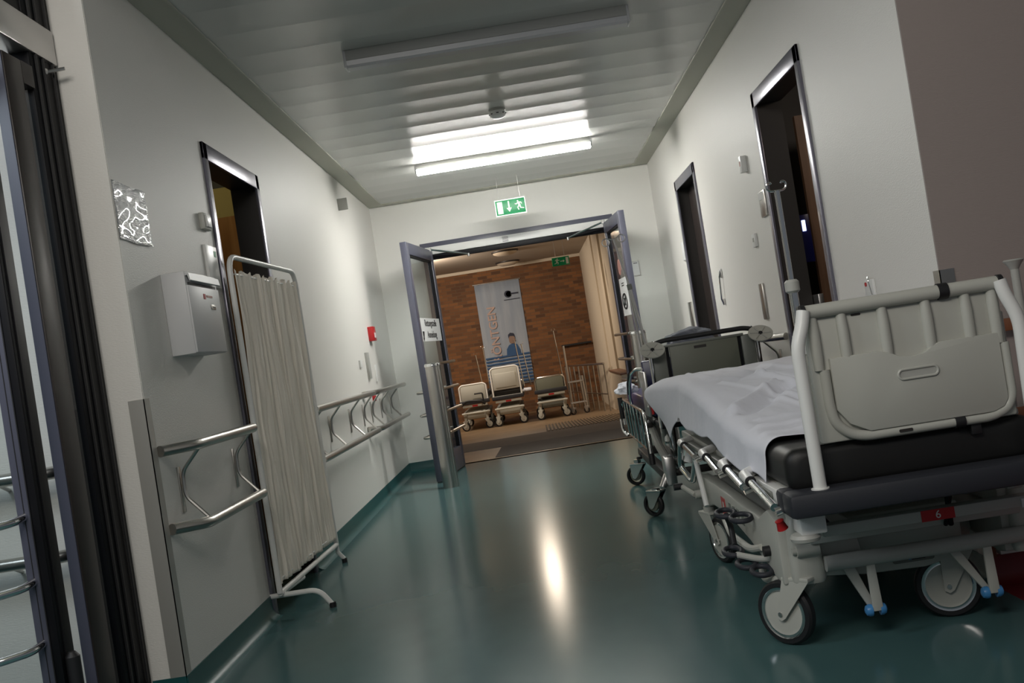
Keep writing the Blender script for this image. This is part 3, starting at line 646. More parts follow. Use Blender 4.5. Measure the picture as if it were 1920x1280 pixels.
# ================================================================== WHEELS
def caster(parent, c, R, n, piv, disc='plastic', fork='plastic', z_top=None, wt=.016, simple=False):
    """c wheel centre, n axle direction (seen side), piv pivot top"""
    c = Vector(c); n = Vector(n).normalized(); f = Vector((n.y, -n.x, 0)); zt = z_top or c.z + R + .02
    b = MB(); ax = (f, n, Z_); pv = Vector((piv[0], piv[1], 0))
    def P(h, z, s): return c + f * h + Z_ * z + n * s
    d = (pv - Vector((c.x, c.y, 0))); dh = d.dot(f)
    w = wt + .010
    for s in (1, -1):
        b.prism([(-.014, -.012), (.0, -.020), (.014, -.012), (dh + .046, R + .006), (dh - .046, R + .006)] if abs(dh) > .001 else [(-.014, -.012), (.014, -.012), (.035, R + .006), (-.035, R + .006)], c + n * (s * w - .002), f, Z_, n * .004)
    b.obox(c + f * dh + Z_ * (R + .011), .047, w + .003, .006, ax, .003)
    b.lathe(c + f * dh + Z_ * (R + .015), Z_, [(0, 0), (.024, 0), (.024, max(.01, zt - c.z - R - .015)), (0, max(.01, zt - c.z - R - .015))], 20)
    k = b.build('caster', fork, parent)
    t = MB(); pr = [(R - .018, -wt), (R - .006, -wt), (R, -wt * .55), (R, wt * .55), (R - .006, wt), (R - .018, wt)]
    t.lathe(c, n, pr, 40); t.build('tyre', 'black', k)
    t = MB(); t.lathe(c, n, [(0, -wt * .9), (R - .030, -wt * .8), (R - .03, wt * .8), (R * .3, wt * .95), (0, wt * .95)], 40); t.build('wheel_disc', disc, k)
    if not simple:
        t = MB()
        for s in (1, -1): t.lathe(c, n * s, [(R - .032, wt * .7), (R - .030, wt * .98), (R - .025, wt * .92), (R - .019, wt * 1.04), (R - .017, wt * .6)], 40)
        t.build('rim_ring', 'chrome', k)
        MB().cyl(c - n * (w + .004), c + n * (w + .006), .007, seg=12).build('axle_bolt', 'alu', k)
    return k

# ================================================================== FRONT STRETCHER
S = thing('hospital_stretcher', 'large pale stretcher in the right foreground with tall headboard, white sheet and number 6 sticker', 'stretcher', (.96, 4.0, 0))
def zt(y): return .603 + .112 * sst(3.15, 4.9, y) + .01 * sst(3.4, 4.2, y)
# mattress
R_ = []
for y, ins, dz in [(2.85, .03, .02), (2.856, .012, .006), (2.87, .0, 0)] + [(2.9 + i * .11, 0, 0) for i in range(20)] + [(5.10, .0, 0), (5.115, .02, .02)]:
    z1 = zt(y) - dz - .004; z0 = zt(y) - .118 + dz
    R_.append([Vector((px, y, pz)) for px, pz in rrect(.958, (z0 + z1) / 2, .333 - ins, (z1 - z0) / 2, .035, 5)])
MB().loft(R_).build('mattress', 'vinyl', S, angle=50)
# sheet
def sheet_fn(u, v):
    y = 3.07 + v * 2.06; zz = zt(y); fl = sst(4.70, 5.12, y)
    if y > 4.93: hang = .25 - .21 * (y - 4.93) / .20
    elif y > 4.76: hang = .155 + .095 * ((y - 4.76) / .17) ** 1.5
    else: hang = .100 + .055 * sst(3.4, 4.76, y) + .010 * math.sin(y * 7.5) + .006 * math.sin(y * 17)
    fl = max(0, (y - 4.70) / .43) ** 1.4
    y += .03 * (u - .3) * (1 - v) * 1.2 - .02 * (1 - v)
    L = .67 + hang; s = u * L          # arc length from the right edge
    rr = .045
    if s < .67 - rr: x = 1.295 - s; z = zz
    elif s < .67 - rr + rr * PI / 2:
        a = (s - (.67 - rr)) / rr; x = 1.295 - .67 + rr - (rr + .014) * math.sin(a); z = zz - rr + rr * math.cos(a)
    else: d = s - (.67 - rr + rr * PI / 2); x = .611 - .10 * d; z = zz - rr - d
    e = math.exp(-((s - .69) / (.075 if s < .69 else .15)) ** 2)
    x -= fl * (e * .115 + .02 * sst(.69, .8, s)); z -= fl * e * .012
    top = 1 - sst(.80, .95, u)
    # wrinkles
    w = 0
    def ridge(p, q, amp, wd):
        px, py = q[0] - p[0], q[1] - p[1]; t_ = ((x - p[0]) * px + (y - p[1]) * py) / (px * px + py * py); tt = max(0, min(1, t_))
        d2 = (x - p[0] - px * tt) ** 2 + (y - p[1] - py * tt) ** 2; return amp * math.exp(-d2 / wd ** 2) * (1 if 0 < t_ < 1 else .7)
    w += ridge((.93, 4.5), (1.03, 3.25), .020, .016); w -= ridge((.955, 4.5), (1.055, 3.3), .014, .022)
    w += ridge((.88, 3.95), (.96, 3.55), .010, .014) + ridge((.84, 3.9), (.90, 3.6), .009, .013)
    w += ridge((.66, 3.72), (.90, 4.10), .026, .028); w -= ridge((.70, 3.66), (.93, 4.02), .020, .030)
    w += ridge((.72, 4.5), (.98, 4.42), .010, .025) + ridge((.66, 3.35), (1.2, 3.42), .011, .016) + ridge((.64, 3.22), (1.1, 3.30), .010, .015) + ridge((.7, 3.50), (1.2, 3.58), .009, .016)
    w += ridge((1.0, 4.75), (1.15, 4.2), .012, .018) + ridge((.75, 4.35), (.86, 3.95), .011, .016) + ridge((1.05, 3.9), (1.25, 3.5), .012, .02) - ridge((.80, 4.4), (.98, 4.62), .008, .02)
    w += ridge((.70, 4.95), (.74, 4.6), .009, .018) + ridge((.78, 5.0), (.80, 4.7), .008, .02) + ridge((.86, 5.0), (.90, 4.6), .007, .02) + ridge((1.0, 4.0), (1.22, 4.1), .008, .02)
    nz = noise.noise((x * 3.2, y * 1.6, 1)) * .012 + (.5 - abs(noise.noise((x * 5 + y, y * 3 - x * 3, 12)))) * .012 + noise.noise((x * 8, y * 4, 5)) * .005 + noise.noise((x * 17 + y * 4, y * 7 - x * 5, 9)) * .0025
    z += (w + nz + .004) * top + .006
    x += (noise.noise((y * 4, z * 2, 2)) * .012 + noise.noise((y * 11, z * 4, 2)) * .004) * (1 - top)
    return (x, y, z)
MB().grid(150, 200, sheet_fn).build('bed_sheet', 'sheet', S, angle=80, solid=.0025)
# platform and bumpers
b = MB(); b.box(.635, 1.28, 2.88, 5.0, .455, .487, bev=.006); b.build('platform', 'plastic', S)
b = MB(); b.box(.655, .70, 2.90, 4.85, .40, .455, bev=.006); b.build('side_beam', 'plastic_d', S)
b = MB(); b.box(1.21, 1.255, 2.90, 4.85, .40, .455, bev=.006); b.build('side_beam', 'plastic_d', S)
b = MB(); b.box(.598, 1.375, 2.76, 2.86, .432, .497, bev=.014); b.build('bumper', 'bumper', S)
b = MB(); b.box(.598, .70, 2.855, 2.93, .432, .495, bev=.012); b.build('bumper', 'bumper', S)
b = MB(); b.prism([(2.93, .487), (3.30, .487), (3.30, .470), (2.93, .432)], (.606, 0, 0), Y_, Z_, X_ * .03, bev=.003); b.build('side_trim', 'white', S)
b = MB()
for k, (yy, ww) in enumerate(((3.24, .05), (3.16, .03), (3.10, .03))): b.box(.6045, .606, yy - ww / 2, yy + ww / 2, .455, .472)
b.build('trim_print', 'devblue', S)
b = MB(); b.box(.63, .70, 2.83, 2.92, .375, .433, bev=.006); b.build('bumper_bracket', 'white', S)
MB().lathe((.645, 2.86, .352), Z_, [(0, 0), (.02, .0), (.038, .006), (.041, .015), (.036, .024), (.01, .028), (0, .028)], 32).build('buffer_wheel', 'plastic_d', S)
b = MB(); b.lathe((.612, 2.97, .375), Vector((-.3, -.2, 1)), [(0, 0), (.016, 0), (.011, .02), (.013, .026), (0, .03)], 16); o = b.build('release_knob', 'red', S); o['label'] = 'red release knob'
# base frame rail with sticker
MB().box(.70, 1.40, 2.885, 2.93, .352, .382, bev=.003).build('cross_rail', 'plastic_d', S)
b = MB(); b.box(.965, 1.055, 2.8835, 2.885, .352, .382); st = b.build('number_sticker', 'red', S)
text('6', .030, (1.01, 2.8825, .367), X_, Z_, 'paper', st, 'number')
MB().box(1.235, 1.40, 2.8825, 2.885, .351, .375).build('warning_sticker', 'paper', S)
MB().box(1.288, 1.315, 2.8815, 2.8825, .3515, .3745).build('warning_field', 'ink', S)
b = MB(); b.prism([(-.008, -.007), (.008, -.007), (0, .008)], (1.3015, 2.8815, .362), X_, Z_, -Y_ * .0006); b.build('warning_triangle', 'paper', S)
MB().box(.70, 1.30, 3.05, 3.08, .300, .345, bev=.004).build('cross_rail', 'plastic_d', S)
# headboard
upr = lambda sg, x0: [(x0, 2.80, .492), (x0, 2.80, .84), (x0 + sg * .003, 2.80, .90), (x0 + sg * .030, 2.80, .945), (x0 + sg * .042, 2.80, .968)]
MB().tube([(.690, 2.80, .492), (.688, 2.80, .87), (.712, 2.81, .925), (.722, 2.815, .962)], .0175, 18, fil=.04).build('headboard_upright', 'white', S)
MB().tube([(1.262, 2.80, .492), (1.268, 2.80, .86), (1.246, 2.81, .925), (1.240, 2.815, .962)], .0175, 18, fil=.04).build('headboard_upright', 'white', S)
for x in (.690, 1.262): MB().cyl((x, 2.80, .488), (x, 2.80, .500), .0235).build('upright_collar', 'white', S)
HB = MB().box(.722, 1.243, 2.835, 2.855, .605, .955, bev=.008).build('headboard', 'plastic', S)
hb = Vector((0, 2.835, 0))
b = MB(); b.tube([(.722, 2.83, .957), (1.243, 2.83, .957)], .0185, 18); b.build('top_bar', 'plastic', HB)
for x in (.722, 1.243): MB().cyl((x - .006, 2.825, .957), (x + .006, 2.825, .957), .0205).build('end_ring', 'black', HB)
for x in (.745, .822, .930, 1.045, 1.150, 1.220):
    MB().tube([(x, 2.836, .945), (x, 2.832, .90), (x, 2.832, .84), (x, 2.832, .80)], [.014, .015, .015, .013], 14).build('rib', 'plastic', HB)
# lower moulded plate with scoop and grip recess
pts = [(.772, .828), (.90, .828), (.925, .822), (.955, .806), (.99, .802), (1.02, .806), (1.045, .822), (1.065, .828), (1.218, .828), (1.218, .655), (1.205, .635), (1.175, .624), (.850, .624), (.80, .650), (.772, .690)]
b = MB(); b.prism(pts, (0, 2.836, 0), X_, Z_, -Y_ * .018, bev=.003); b.build('moulded_plate', 'plastic', HB, angle=30)
b = MB(); ro = [Vector((px, 2.8165, pz)) for px, pz in rrect(.995, .757, .052, .0125, .012, 6)]; b.tube(ro, .0035, 8, cyc=True); b.build('grip_rim', 'plastic', HB)
b = MB(); b.prism(rrect(.995, .757, .049, .010, .0095, 6), (0, 2.8178, 0), X_, Z_, -Y_ * .0006); b.build('grip_recess', 'plastic_d', HB)
fr = [(.757, 2.832, .80), (.757, 2.832, .70), (.765, 2.832, .655), (.80, 2.832, .622), (.84, 2.832, .612), (1.17, 2.832, .612), (1.215, 2.832, .628), (1.232, 2.832, .66), (1.232, 2.832, .80)]
MB().tube(fr, .014, 14, fil=.02).build('lower_bead', 'plastic', HB)
b = MB(); b.prism(rrect(.862, .932, .013, .003, .0028, 3), (0, 2.835, 0), X_, Z_, -Y_ * .001); b.build('vent_slot', 'reveal', HB)
b = MB(); b.prism(rrect(.94, .612, .018, .004, .003, 3), (0, 2.818, 0), X_, Z_, -Y_ * .001); b.build('vent_slot', 'reveal', HB)
for x, z, rr in ((1.094, .957, .0215), (1.085, .612, .017)):
    MB().cyl((x - .013, 2.831, z), (x + .013, 2.831, z), rr).build('strap', 'black', HB)
MB().box(1.115, 1.143, 2.834, 2.86, .57, .607, bev=.003).build('strap', 'black', S)
MB().box(.702, 1.275, 2.90, 2.925, .615, .880, bev=.006).build('backboard', 'plastic', S)
MB().box(.715, .748, 2.8975, 2.90, .845, .868).build('label_plate', 'paper', S)
b = MB(); b.box(.718, 1.26, 2.868, 2.90, .600, .618, bev=.005); b.build('backboard_foot', 'plastic', S)
# IV pole
MB().tube([(.737, 2.945, .48), (.737, 2.945, 1.03)], .0125, 14).build('infusion_pole', 'chrome', S)
pp = MB().tube([(.737, 2.945, 1.03), (.737, 2.945, 1.30)], .0075, 12).build('infusion_pole_extension', 'chrome', S)
MB().lathe((.737, 2.945, 1.015), Z_, [(0, 0), (.014, 0), (.020, .006), (.020, .030), (.014, .037), (0, .037)], 20).build('clamp_knob', 'plastic_d', S)
def hooks(b, c, s=.026, u=X_):
    c = Vector(c)
    for g in (1, -1):
        b.tube([c, c + u * g * s * .7, c + u * g * s * 1.05 + Z_ * s * .35, c + u * g * s * 1.0 + Z_ * s * .85, c + u * g * s * .6 + Z_ * s * .95, c + u * g * s * .5 + Z_ * s * .75], .0028, 8, fil=.006)
b = MB(); hooks(b, (.737, 2.945, 1.30)); b.build('drip_hook', 'chrome', pp)
# folded side rail on the corridor side
ends = [((.575, 4.57, .474), (.578, 4.24, .450)), ((.580, 4.02, .482), (.580, 3.74, .450)), ((.580, 3.60, .486), (.582, 3.31, .452)), ((.580, 3.22, .494), (.585, 2.90, .449))]
for p, q in ends:
    p = Vector(p); q = Vector(q); rl = MB().tube([p, q], .0115, 14).build('side_rail_tube', 'chrome', S)
    d = (q - p).normalized()
    MB().tube([p - d * .07 + Vector((.045, 0, .0)), p - d * .02, p + d * .05], [.017, .0185, .015], 14).build('tube_sleeve', 'white', rl)
    MB().cyl(p + d * .05, p + d * .055, .0165).build('sleeve_ring', 'black', rl)
    b = MB(); b.cyl(q - Z_ * .014 + X_ * .0, q + X_ * .03 - Z_ * .006, .012); b.build('tube_end', 'chrome', rl)
MB().box(.598, .628, 3.0, 4.75, .455, .475, bev=.004).build('rail_carrier', 'olive_l', S)
MB().tube([(.575, 4.62, .47), (.57, 4.70, .36), (.60, 4.60, .30), (.60, 4.40, .43)], .013, 12, fil=.03).build('rail_lever', 'chrome', S)
MB().tube([(.60, 4.42, .43), (.60, 4.30, .24)], .011, 10).build('lever_rod', 'white', S)
MB().tube([(.63, 4.66, .455), (.60, 4.66, .38)], .020, 14).build('lever_sleeve', 'white', S)
# base: side shells, deck, corner castings
prof = [(4.55, .335), (4.57, .29), (4.52, .175), (4.47, .165), (4.43, .215), (4.25, .25), (3.9, .262), (3.55, .235), (3.3, .20), (3.16, .175), (3.10, .185), (3.10, .375), (3.2, .392), (3.26, .375), (3.34, .345), (4.35, .345)]
for x0, lx in ((.618, .05), (1.26, .05)):
    MB().prism(prof, (x0, 0, 0), Y_, Z_, X_ * lx, bev=.008).build('base_side', 'plastic', S, angle=40)
MB().box(.66, 1.27, 3.2, 4.52, .305, .328, bev=.008).build('base_deck', 'plastic_d', S)
b = MB(); b.box(.672, 1.258, 3.3, 4.45, .19, .305, bev=.03); b.build('base_hull', 'plastic', S)
b = MB(); b.prism([(.80, .19), (.86, .165), (1.05, .160), (1.14, .175), (1.17, .22), (1.17, .345), (.80, .345)], (0, 3.16, 0), X_, Z_, Y_ * .16, bev=.012); b.build('base_end_shell', 'plastic', S)
b = MB(); b.prism(rrect(1.015, .205, .062, .022, .008, 3), (0, 3.159, 0), X_, Z_, -Y_ * .001); lbl = b.build('label_field', 'olive_l', S)
b = MB(); b.box(.962, .985, 3.1575, 3.159, .212, .220); b.box(1.01, 1.06, 3.1575, 3.159, .196, .199); b.box(1.01, 1.05, 3.1575, 3.159, .189, .192); b.build('label_print', 'ink', lbl)
MB().box(1.0, 1.008, 3.1575, 3.159, .190, .198).build('label_square', 'blue', lbl)
for xc in (.690, 1.33):
    R2 = []
    for z, hw, hy in ((.185, .045, .05), (.20, .05, .055), (.33, .045, .05), (.372, .040, .045), (.384, .030, .035)):
        R2.append([Vector((px, py, z)) for px, py in rrect(xc, 3.125, hw, hy, .022, 5)])
    MB().loft(R2).build('corner_casting', 'plastic', S, angle=50)
b = MB(); b.prism([(.735, .195), (.862, .182), (.862, .20), (.842, .32), (.828, .352), (.795, .372), (.735, .378)], (0, 3.10, 0), X_, Z_, Y_ * .10, bev=.006); b.build('corner_cover', 'plastic', S, angle=30)
MB().tube([(.735, 3.065, .238), (1.40, 3.065, .238)], .0225, 20).build('end_tube', 'plastic_d', S)
b = MB(); b.cyl((.66, 3.07, .285), (.725, 3.07, .285), .018); b.cyl((.648, 3.07, .285), (.66, 3.07, .285), .010); b.build('pedal_pivot', 'plastic', S)
# blue-tipped brake pedals
for xc, dx in ((.858, -.075), (1.192, -.11)):
    b = MB()
    b.prism([(-.011, .145), (.013, .145), (.019, 0), (-.011, 0)], (xc, 3.055, .085), X_, Z_, Y_ * .012, bev=.003)
    b.prism([(-.012, .0), (.012, -.008), (dx + .03, .15), (dx - .012, .16)], (xc, 3.080, .085), X_, Z_, Y_ * .014, bev=.003)
    pd = b.build('brake_pedal', 'plastic', S)
    for s in (-1, 1): MB().lathe((xc + s * .011, 3.07, .087), X_ * s, [(0, .0), (.017, 0), (.0175, .008), (.014, .016), (.006, .020), (0, .020)], 24).build('pedal_tip', 'blue', pd)
# foot levers on the side
def loop(c, rx, ry, r, tilt=0):
    c = Vector(c); return [c + Vector((math.cos(a) * rx, math.sin(a) * ry, math.sin(a) * tilt)) for a in [2 * PI * i / 28 for i in range(28)]]
for c, rx in (((.548, 3.52, .342), .030), ((.582, 3.44, .335), .032), ((.540, 3.44, .232), .028), ((.560, 3.34, .210), .028), ((.590, 3.26, .200), .030)):
    MB().tube(loop(c, rx, .045, .0, .004), .0085, 12, cyc=True).build('foot_loop', 'bumper', S)
MB().tube([(.55, 3.53, .335), (.565, 3.56, .29), (.56, 3.52, .235)], .010, 10, fil=.03).build('foot_lever', 'black', S)
MB().tube([(.545, 3.40, .228), (.60, 3.30, .225), (.66, 3.22, .24)], .010, 10, fil=.03).build('foot_lever', 'plastic_d', S)
MB().cyl((.598, 3.235, .262), (.640, 3.235, .262), .016).build('foot_button', 'black', S)
MB().tube([(.60, 3.9, .262), (.585, 3.7, .232), (.60, 3.45, .226), (.62, 3.35, .25)], .012, 10, fil=.06).build('foot_bow', 'plastic', S)
MB().tube([(.62, 3.42, .175), (.60, 3.30, .162), (.64, 3.15, .19)], .012, 10, fil=.05).build('foot_bow', 'plastic', S)
b = MB(); b.box(.6165, .618, 3.94, 4.02, .252, .318); o = b.build('warning_label', 'red', S)
b = MB(); b.box(.6160, .6165, 3.965, 3.995, .268, .302); b.build('warning_print', 'plastic', S)
b = MB()
for k in range(4): b.box(.6165, .618, 3.60 + k * .075, 3.64 + k * .075, .275, .318)
b.build('pictogram_strip', 'olive_l', S)
b = MB(); b.cyl((.632, 4.60, .245), (.60, 4.60, .245), .018); b.tube([(.60, 4.60, .245), (.56, 4.70, .275)], .011, 10); pd = b.build('foot_pedal', 'plastic', S)
MB().cyl((.525, 4.70, .275), (.565, 4.70, .275), .015).build('pedal_rubber', 'black', pd)
# columns
for yy in (3.5, 4.4): MB().cyl((.96, yy, .32), (.96, yy, .46), .06).build('lift_column', 'steel', S)
MB().tube([(.69, 3.02, .44), (.80, 3.10, .30)], .008, 8).build('linkage_rod', 'blackg', S)
b = MB(); b.tube([(1.065, 2.95, .42), (1.10, 3.05, .30)], .008, 8); b.tube([(1.08, 2.95, .42), (1.085, 3.05, .30)], .006, 8); b.build('linkage_rod', 'blackg', S)
caster(S, (.622, 3.155, .095), .095, (-.76, -.65, 0), (.690, 3.125), z_top=.19)
caster(S, (1.112, 3.185, .095), .095, (-.25, -.97, 0), (1.15, 3.20), z_top=.19)
caster(S, (.648, 4.33, .093), .093, (-.95, -.31, 0), (.66, 4.42), z_top=.22)
caster(S, (1.25, 4.33, .093), .093, (.95, -.31, 0), (1.26, 4.42), z_top=.22)
# red flag tag hanging at the right edge
t = thing('infusion_stand', 'tip of a pale infusion stand at the right edge beside the headboard', 'infusion stand', (1.46, 3.2, 0))
MB().tube([(1.46, 3.2, .02), (1.46, 3.2, .985)], .0125, 12).build('pole', 'plastic_d', t)
MB().lathe((1.46, 3.2, .985), Z_, [(.0125, 0), (.018, .010), (.030, .026), (.026, .03), (0, .03)], 20).build('cup', 'plastic_d', t)
b = MB()
for k in range(5): a = 2 * PI * k / 5; b.tube([(1.46, 3.2, .03), (1.46 + .11 * math.cos(a), 3.2 + .11 * math.sin(a), .012)], .010, 8)
b.build('foot', 'plastic_d', t)

# ================================================================== SECOND STRETCHER
B = thing('hospital_stretcher', 'dark framed stretcher behind the front one with olive board, round discs and chrome side rails', 'stretcher', (.92, 6.6, 0))
y0 = 5.45
bd = MB().box(.697, 1.048, y0, y0 + .02, .52, .880, bev=.004).build('board', 'olive', B)
for x0 in (.607, 1.066): MB().box(x0, x0 + .071, y0 + .003, y0 + .03, .52, .876, bev=.008).build('side_column', 'olive_l', B)
for x0 in (.680, 1.050): MB().box(x0, x0 + .015, y0 + .012, y0 + .024, .52, .876).build('column_gap', 'blackg', B)
for x in (.599, 1.150): MB().tube([(x, y0 + .015, .47), (x, y0 + .015, .876), (x + (.028 if x < 1 else -.028), y0 + .015, .909)], .011, 12, fil=.03).build('corner_post', 'chrome', B)
MB().tube([(.607, y0 + .01, .890), (.664, y0 + .01, .909), (1.09, y0 + .01, .909), (1.152, y0 + .01, .890)], .0125, 14, fil=.03).build('top_bar', 'black', B)
MB().box(.664, 1.08, y0 - .004, y0 + .022, .872, .885, bev=.003).build('board_strip', 'olive_l', B)
MB().box(.823, .886, y0 - .0015, y0, .845, .859).build('label_field', 'reveal', B)
MB().box(.600, 1.15, y0, y0 + .40, .462, .49, bev=.006).build('end_shelf', 'blackg', B)
for x in (.607, 1.158):
    n_ = Vector((0, -.62, .78)).normalized(); c_ = Vector((x, y0 - .045, .868))
    dk = MB().lathe(c_, n_, [(0, -.012), (.02, -.012), (.053, -.006), (.062, .0), (.062, .006), (.053, .003), (0, .002)], 36).build('buffer_disc', 'plastic', B)
    MB().cyl(c_ - Y_ * -.03 - Z_ * .03, c_, .014).build('disc_arm', 'alu', dk)
    b = MB()
    for a in range(6): b.tube([c_ + n_ * .004, c_ + n_ * .006 + (n_.orthogonal().normalized() * math.cos(a * PI / 3) + n_.cross(n_.orthogonal().normalized()) * math.sin(a * PI / 3)) * .052], .003, 6)
    b.build('spokes', 'plastic_d', dk)
    MB().cyl(c_, c_ + n_ * .010, .010).build('disc_screw', 'black', dk)
MB().box(.59, 1.17, 5.74, 7.5, .465, .495, bev=.01).build('platform', 'blackg', B)
b = MB(); R2 = []
for y in (5.80, 5.82, 6.2, 6.8, 7.4, 7.45): ins = .01 if y in (5.80, 7.45) else 0; R2.append([Vector((px, y, pz)) for px, pz in rrect(.88, .54, .27 - ins, .045 - ins, .02, 4)])
b.loft(R2).build('mattress', 'devblue', B)
b = MB(); b.box(.62, 1.16, 6.2, 6.24, .50, .80, bev=.01); b.build('backrest', 'devblue', B)
for x in (.66, 1.12): MB().tube([(x, 5.85, .46), (x + .0, 6.0, .34), (x, 5.7, .20)], .016, 10, fil=.05).build('lift_arm', 'plastic_d', B)
for k, (x, yy) in enumerate(((.70, 5.95), (.78, 6.6))): MB().cyl((x, yy, .17), (x, yy, .465), .045).build('lift_column', 'chrome' if k == 0 else 'steel', B)
MB().box(.600, .655, 5.62, 5.74, .145, .30, bev=.01).build('base_corner', 'alu', B)
MB().box(1.12, 1.175, 5.62, 5.74, .145, .30, bev=.01).build('base_corner', 'alu', B)
MB().tube([(.627, 5.70, .27), (.60, 5.80, .36), (.60, 6.0, .46)], .022, 10, fil=.05).build('corner_strut', 'plastic_d', B)
for z, yy in ((.20, 5.70), (.26, 5.70)): MB().box(.655, 1.12, yy, yy + .04, z - .018, z + .018, bev=.004).build('cross_beam', 'reveal' if z < .22 else 'olive_l', B)
for x in (.60, 1.12): MB().box(x, x + .05, 5.74, 7.1, .16, .21, bev=.006).build('base_rail', 'reveal', B)
MB().box(.60, 1.17, 7.05, 7.12, .16, .21, bev=.006).build('base_rail', 'reveal', B)
caster(B, (.513, 5.63, .0625), .0625, (-.68, -.73, 0), (.575, 5.66), 'olive', 'chrome', .150, .013, simple=True)
caster(B, (.542, 6.87, .0625), .0625, (-.5, -.86, 0), (.60, 6.92), 'olive', 'chrome', .165, .013, simple=True)
caster(B, (1.16, 5.66, .0625), .0625, (.6, -.8, 0), (1.15, 5.70), 'olive', 'chrome', .15, .013, simple=True)
caster(B, (1.16, 7.05, .0625), .0625, (.6, -.8, 0), (1.15, 7.05), 'olive', 'chrome', .165, .013, simple=True)
b = MB(); b.cyl((.575, 5.66, .14), (.61, 5.68, .20), .018); b.build('caster_socket', 'alu', B)
b = MB(); b.tube([(.60, 6.9, .19), (.60, 6.92, .165), (.57, 6.9, .165)], .010, 8); b.build('brake_lever', 'black', B)
# folded chrome side rail
SR = MB().tube([(.540, 5.62, .33), (.540, 5.66, .53), (.540, 5.78, .548), (.540, 6.95, .553), (.540, 7.05, .53), (.540, 7.05, .38)], .0085, 12, fil=.04).build('side_rail', 'chrome', B)
for k in range(6): y = 5.85 + k * .2; MB().tube([(.540, y, .546), (.548, y + .04, .33 - .0)], .0062, 8).build('rail_bar', 'chrome', SR)
MB().tube([(.548, 5.66, .33), (.548, 7.0, .33)], .007, 10).build('rail_lower', 'chrome', SR)
MB().cyl((.540, 5.625, .27), (.540, 5.655, .43), .016).build('grip', 'black', SR)
MB().cyl((.530, 7.05, .42), (.530, 7.06, .56), .016).build('grip', 'black', SR)
MB().tube([(.52, 7.08, .42), (.52, 7.06, .34), (.545, 7.0, .31)], .010, 10, fil=.03).build('rail_foot', 'chrome', SR)
MB().box(.56, .60, 5.9, 7.0, .44, .47, bev=.004).build('rail_carrier', 'reveal', B)
MB().tube([(.60, 6.02, .76), (.565, 6.05, .765), (.545, 6.2, .73), (.535, 6.32, .60), (.545, 6.33, .50)], .009, 12, fil=.06).build('arm_bow', 'chrome', B)
MB().tube([(.545, 6.19, .735), (.537, 6.27, .68), (.535, 6.31, .62)], .014, 12).build('arm_grip', 'black', B)
MB().tube([(.60, 5.78, .52), (.60, 5.78, .64), (.612, 5.79, .66), (.612, 5.79, .54)], .007, 8).build('red_strap', 'red', B)
# tilted IV pole
MB().tube([(.590, 5.50, .895), (.569, 5.50, 1.075), (.553, 5.50, 1.208)], .0085, 10).build('infusion_pole', 'alu', B)
MB().tube([(.568, 5.53, .86), (.548, 5.52, 1.228)], .006, 10).build('infusion_pole', 'alu', B)
pe = MB().tube([(.553, 5.50, 1.208), (.510, 5.50, 1.462)], .0055, 10).build('infusion_pole_extension', 'alu', B)
MB().cyl((.555, 5.50, 1.193), (.551, 5.50, 1.222), .0135).build('clamp_knob', 'olive_l', B)
b = MB(); b.tube([(.510, 5.50, 1.462), (.474, 5.50, 1.470)], .003, 6); b.tube([(.510, 5.50, 1.462), (.545, 5.50, 1.474)], .003, 6)
for cx2, cz2 in ((.467, 1.452), (.550, 1.463)): b.tube([(cx2 + .019 * math.cos(a), 5.50, cz2 + .019 * math.sin(a)) for a in [2 * PI * i / 20 for i in range(20)]], .0028, 6, cyc=True)
b.build('drip_hook', 'alu', pe)
# cloth heap on second stretcher and pillow
def heap(nm, m, lab, cat, c, sx, sy, sz, seed):
    b = bmesh.new(); bmesh.ops.create_icosphere(b, subdivisions=5, radius=1)
    for v in b.verts:
        p = v.co.copy(); k = 1 + .28 * noise.noise(p * 1.6 + Vector((seed, 0, 0))) + .12 * noise.noise(p * 4 + Vector((0, seed, 0)))
        v.co = Vector((c[0] + p.x * sx * k, c[1] + p.y * sy * k, c[2] + max(p.z, -.25) * sz * k))
    q = MB(); q._merge(b); return tag(q.build(nm, m, angle=80), lab, cat)
heap('blanket', 'fabric_blue', 'crumpled grey blue blanket on the second stretcher behind its olive board', 'blanket', (.93, 6.30, .885), .15, .16, .062, 3)
tag(heap('pillow', 'pillow', 'white pillow at the corridor side of the second stretcher', 'pillow', (.545, 6.62, .625), .065, .16, .05, 8), 'white pillow at the corridor side of the second stretcher', 'pillow')
MB().box(.585, .60, 5.83, 6.05, .50, .75, bev=.004).build('side_panel', 'alu', B)

# ================================================================== CLOTH SCREEN
T = thing('privacy_screen', 'folding metal screen with cream pleated cloth standing before the left doorway', 'screen', (-1.21, 5.15, 0))
pa, pb = Vector((-1.235, 4.60, 0)), Vector((-1.19, 5.70, 0)); du = (pb - pa).normalized(); dn = Vector((du.y, -du.x, 0))
def SP(s, z, off=0): return pa + (pb - pa) * s + Z_ * z + dn * off
MB().tube([SP(0, .10), SP(0, 1.578), SP(1, 1.578), SP(1, .12), SP(1, .10)], .0125, 14, fil=.09).build('frame', 'white', T)
MB().tube([SP(0, .10), SP(1, .10)], .0125, 14).build('bottom_rail', 'white', T)
for z in (1.50, .155): MB().tube([SP(.01, z), SP(.99, z)], .004, 8).build('curtain_rod', 'white', T)
def foot(s, l):
    p = SP(s, .085); MB().tube([p - X_ * .14 - Z_ * .0, p + X_ * (l - .05), p + X_ * l - Z_ * .075], .0115, 12, fil=.045).build('foot_tube', 'white', T)
    q = p + X_ * l; MB().cyl((q.x, q.y, 0), (q.x, q.y, .022), .015).build('foot_cap', 'black', T)
foot(.03, .21); 
MB().tube([SP(1, .10), SP(1, .06), SP(1, .02) + X_ * .03], .0115, 12).build('foot_tube', 'white', T)
